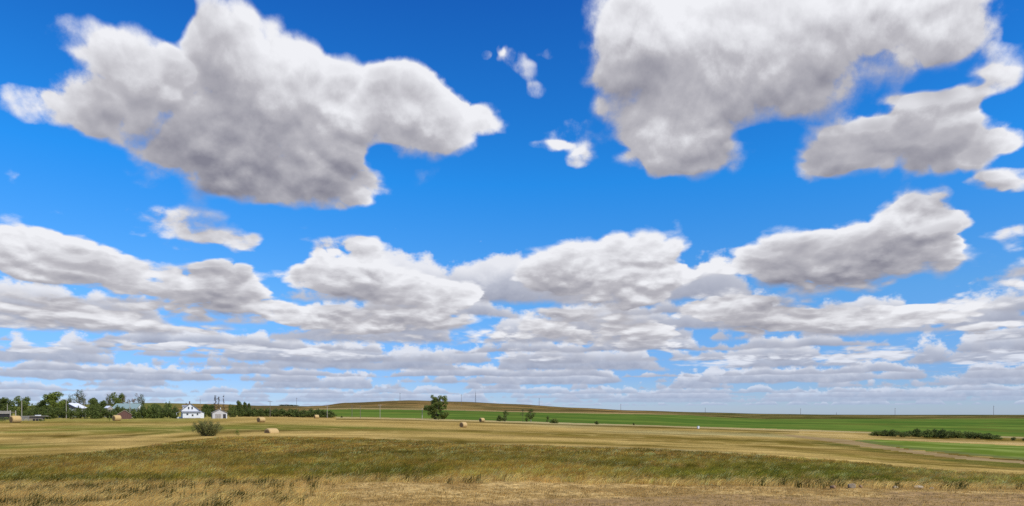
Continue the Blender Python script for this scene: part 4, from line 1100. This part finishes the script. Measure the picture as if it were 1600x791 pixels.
hay_end_shaded = material('hay_bale_end_shaded', (0.26, 0.17, 0.08), 0.95, 0.1, 0.35, 7.0, bump=0.03, detail=6)  # ends darker than the wrap: their shade is put into the colour
_v, _f, _n = bale_mesh()
bale_m = bpy.data.meshes.new('wrap'); bale_m.from_pydata(_v, [], _f); bale_m.materials.append(hay); bale_m.update()
for p_ in bale_m.polygons: p_.use_smooth = True
def end_mesh(sgn):
    V, F = [], []; n = 32
    for ri, rr in enumerate((0.55, 0.4, 0.25, 0.1)):
        for i in range(n):
            t_ = 2 * math.pi * i / n; V.append((rr * math.cos(t_), sgn * (0.76 + 0.012 * (ri % 2)), rr * math.sin(t_) + 0.72))
    for k in range(3):
        for i in range(n):
            j = (i + 1) % n; f_ = (k * n + i, k * n + j, (k + 1) * n + j, (k + 1) * n + i); F.append(f_ if sgn < 0 else tuple(reversed(f_)))
    f_ = tuple(range(3 * n, 4 * n)); F.append(f_ if sgn < 0 else tuple(reversed(f_)))
    m = bpy.data.meshes.new('bale_end'); m.from_pydata(V, [], F); m.materials.append(hay_end_shaded); m.update(); return m
ends = [end_mesh(-1), end_mesh(1)]
BALES = [(24, 228, 1.75, 0.45, 1.0, 'reddish round hay bale in front of the corral gate posts'),
         (182.5, 262, 1.6, 0.5, 1.0, 'golden round hay bale in front of the red brown shed'),
         (408, 235, 1.45, 0.55, 0.9, 'round hay bale in front of the long hedge, end in shade'),
         (424.5, 124, 1.28, 0.6, 0.85, 'nearest hay bale, sunk behind the grass swell right of the willow bush'),
         (494.5, 330, 1.3, 0.9, 1.0, 'small far hay bale at the foot of the long hedge'),
         (724, 186, 1.1, 0.62, 1.0, 'hay bale with dark shaded end below the tall lone tree'),
         (753, 300, 1.3, 0.75, 1.0, 'far hay bale by the field edge right of the tall lone tree')]
for (px, Y, sc, rz_, sz, lb) in BALES:
    p = at(px, Y); e = tag(empty('hay_bale', (p.x, p.y, p.z - (0.65 if px == 424.5 else 0.05)), -rz_), lb, 'hay bale', 'round hay bales left in the field')
    e.scale = (sc * 0.92, sc, sc * 0.92 * sz)
    link(bpy.data.objects.new('wrap', bale_m), e); link(bpy.data.objects.new('bale_end', ends[0]), e); link(bpy.data.objects.new('bale_end', ends[1]), e)

# ------------------------------------------------------------------ utility poles
def pole(px, Y, hpx, label, mat=None, arm=1, r_=None, base=None, arm_w=2.2):
    """base: sight row of the foot (only to find its distance)"""
    if base is not None: Y = dist_of(px, base)
    m_ = Y / F_PX; h = hpx * m_; p = at(px, Y); r_ = r_ or max(0.13, 0.27 * m_)
    e = tag(empty('utility_pole', (p.x, p.y, p.z), 0.25), label, 'pole', 'utility poles')
    V, F = [], []; tube(V, F, (0, 0, -0.5), (0, 0, h), r_, r_ * .75, 7); poly('shaft', V, F, mat or woodpole, e)
    if arm:
        z_ = h - 0.06 * h; a = box('crossarm', mat or woodpole, e, (-arm_w / 2, arm_w / 2, -r_ - .14, -r_ - .005, z_ - r_ * .5, z_ + r_ * .5))
        for s_ in (-1, 0.01, 1): box('insulator', glass, a, (s_ * arm_w * .42 - .06, s_ * arm_w * .42 + .06, -r_ - .13, -r_ - .02, z_ + r_ * .5 + .003, z_ + r_ * .5 + .25))
    return e
pole(34, 275, 31, 'tall pale wooden pole at the right end of the corral gate', palepole, 0)
pole(11.5, 340, 22, 'short pale pole between the two dark trees at the left edge', palepole, 0)
pole(103.5, 322, 32, 'thin pale pole in front of the white roofed house', palepole, 0)
pole(131.5, 322, 28, 'thin pole just right of the white roofed house', palepole, 0)
pole(203, 322, 28, 'thin pale pole in front of the green roof', palepole, 0)
pole(312.8, 420, 26, 'dark utility pole rising right of the farmhouse roof', None, 0)
pole(422, 372, 25.5, 'tall wooden utility pole standing in the long hedge', None, 1)
pole(463.5, 900, 18, 'thin far pole above the middle of the long hedge')
pole(511.3, 378, 20, 'pale utility pole near the right end of the long hedge', palepole)
pole(550, 430, 19, 'slender pole right of the hedge end, first of three in the green crop', None, 0, 0.16)
pole(563, 385, 20, 'dark slender pole, middle of three standing in the green crop', None, 0, 0.15)
pole(593.8, 385, 22, 'pale pole, right one of three standing in the green crop', palepole)
pole(659.7, 385, 17, 'pale pole just left of the tall lone tree', palepole, 0, 0.2)
pole(625, 1190, 12, 'pole on top of the brown hill left of the lone tree')
pole(721, 950, 18, 'pole on the hill slope right of the lone tree')
pole(842.5, 1500, 12, 'small far pole on the falling end of the hill')
pole(970, 1500, 9, 'far pole on the skyline in the middle of the right half')
pole(1102, 1800, 8, 'far short pole on the skyline above the white box', None, 0)
pole(1251, 1700, 10, 'far pole on the skyline right of the centre of the green crop')
pole(1307, 2400, 4, 'tiny far post on the skyline between two taller poles', None, 0)
pole(1398.5, 1500, 12, 'far pole on the skyline above the left end of the shrub belt')
pole(1552.5, 1200, 16, 'tallest far pole at the right, above the end of the shrub belt')
# lattice mast on the hill
mp_ = at(743, 1210); mm = 1210 / F_PX; mh = 15.5 * mm
Mt = tag(empty('radio_mast', (mp_.x, mp_.y, mp_.z), 0.3), 'thin lattice mast on top of the brown hill right of the lone tree', 'mast')
steel = material('galvanised_steel', (0.16, 0.17, 0.19), 0.5, 0.5, 0.1, 2.0)
for k in range(3):
    a0_ = 2.094 * k; V, F = [], []; tube(V, F, (1.1 * math.cos(a0_), 1.1 * math.sin(a0_), -.5), (.15 * math.cos(a0_), .15 * math.sin(a0_), mh), .16, .12, 5); poly('leg', V, F, steel, Mt)
V, F = [], []
for i in range(9):
    for k in range(3):
        za, zb = mh * i / 9, mh * (i + 1) / 9; ra, rb_ = 1.1 - .95 * i / 9, 1.1 - .95 * (i + 1) / 9
        tube(V, F, (ra * math.cos(2.094 * k), ra * math.sin(2.094 * k), za), (rb_ * math.cos(2.094 * (k + 1)), rb_ * math.sin(2.094 * (k + 1)), zb), .09, .09, 4)
poly('bracing', V, F, steel, Mt)
V, F = [], []; tube(V, F, (0, 0, mh), (0, 0, mh * 1.18), .1, .06, 5); poly('antenna', V, F, steel, Mt)

# ------------------------------------------------------------------ stones along the edge of the grass
import bmesh
def rock(px, row, w, h, seed, mat, label):
    Y = dist_of(px, row); m_ = Y / F_PX; p = at(px, Y)
    bm = bmesh.new(); bmesh.ops.create_icosphere(bm, subdivisions=3, radius=1.0); q = random.Random(seed)
    off = (q.uniform(0, 50), q.uniform(0, 50))
    pl = [Vector((q.gauss(0, 1), q.gauss(0, 1), q.gauss(0.3, 1))).normalized() for _ in range(9)]
    for v_ in bm.verts:
        c_ = v_.co.copy()
        for n_ in pl:
            d_ = c_.dot(n_)
            if d_ > 0.72: c_ -= n_ * (d_ - 0.72)
        v_.co = c_ * (1 + 0.10 * (float(fbm(c_.x * 2 + off[0], c_.y * 2 + c_.z * 2 + off[1], 3)) - .5))
        v_.co.x *= w / 2 * m_ * 1.15; v_.co.y *= w / 2 * m_ * .9; v_.co.z *= h * .62 * m_
    m = bpy.data.meshes.new('rock'); bm.to_mesh(m); bm.free(); m.materials.append(mat)
    o = link(bpy.data.objects.new('rock', m)); o.location = (p.x, p.y, p.z + h * m_ * .30); o.rotation_euler = (0, 0, q.uniform(0, 6))
    tag(o, label, 'rock', 'field stones at the grass edge')
st_grey = material('grey_stone', (0.30, 0.235, 0.15), 1.0, 0.0, 0.3, 9.0, bump=0.02)
st_pink = material('pinkish_stone', (0.30, 0.19, 0.11), 1.0, 0.0, 0.3, 9.0, bump=0.02)
st_pale = material('pale_stone', (0.44, 0.35, 0.22), 1.0, 0.0, 0.3, 9.0, bump=0.02)
rock(1331, 764, 13, 9.5, 1, st_grey, 'largest grey field stone at the edge of the tall grass')
rock(1302, 764, 10, 7, 2, st_pink, 'pinkish stone left of the largest grey one')
rock(1345, 764, 8, 6, 3, st_pink, 'small pink stone touching the right of the largest grey one')
rock(1436, 764, 14, 5.5, 4, st_pale, 'flat pale stone farthest right in the row along the grass')
rock(1399, 764, 9, 5, 5, st_pale, 'small pale stone between the grey and the flat pale one')
rock(1384, 763.5, 7, 4.5, 6, st_pink, 'small reddish stone half hidden in the grass edge')
rock(1456, 765, 8, 4.5, 7, st_grey, 'small grey stone at the right end of the stone row')
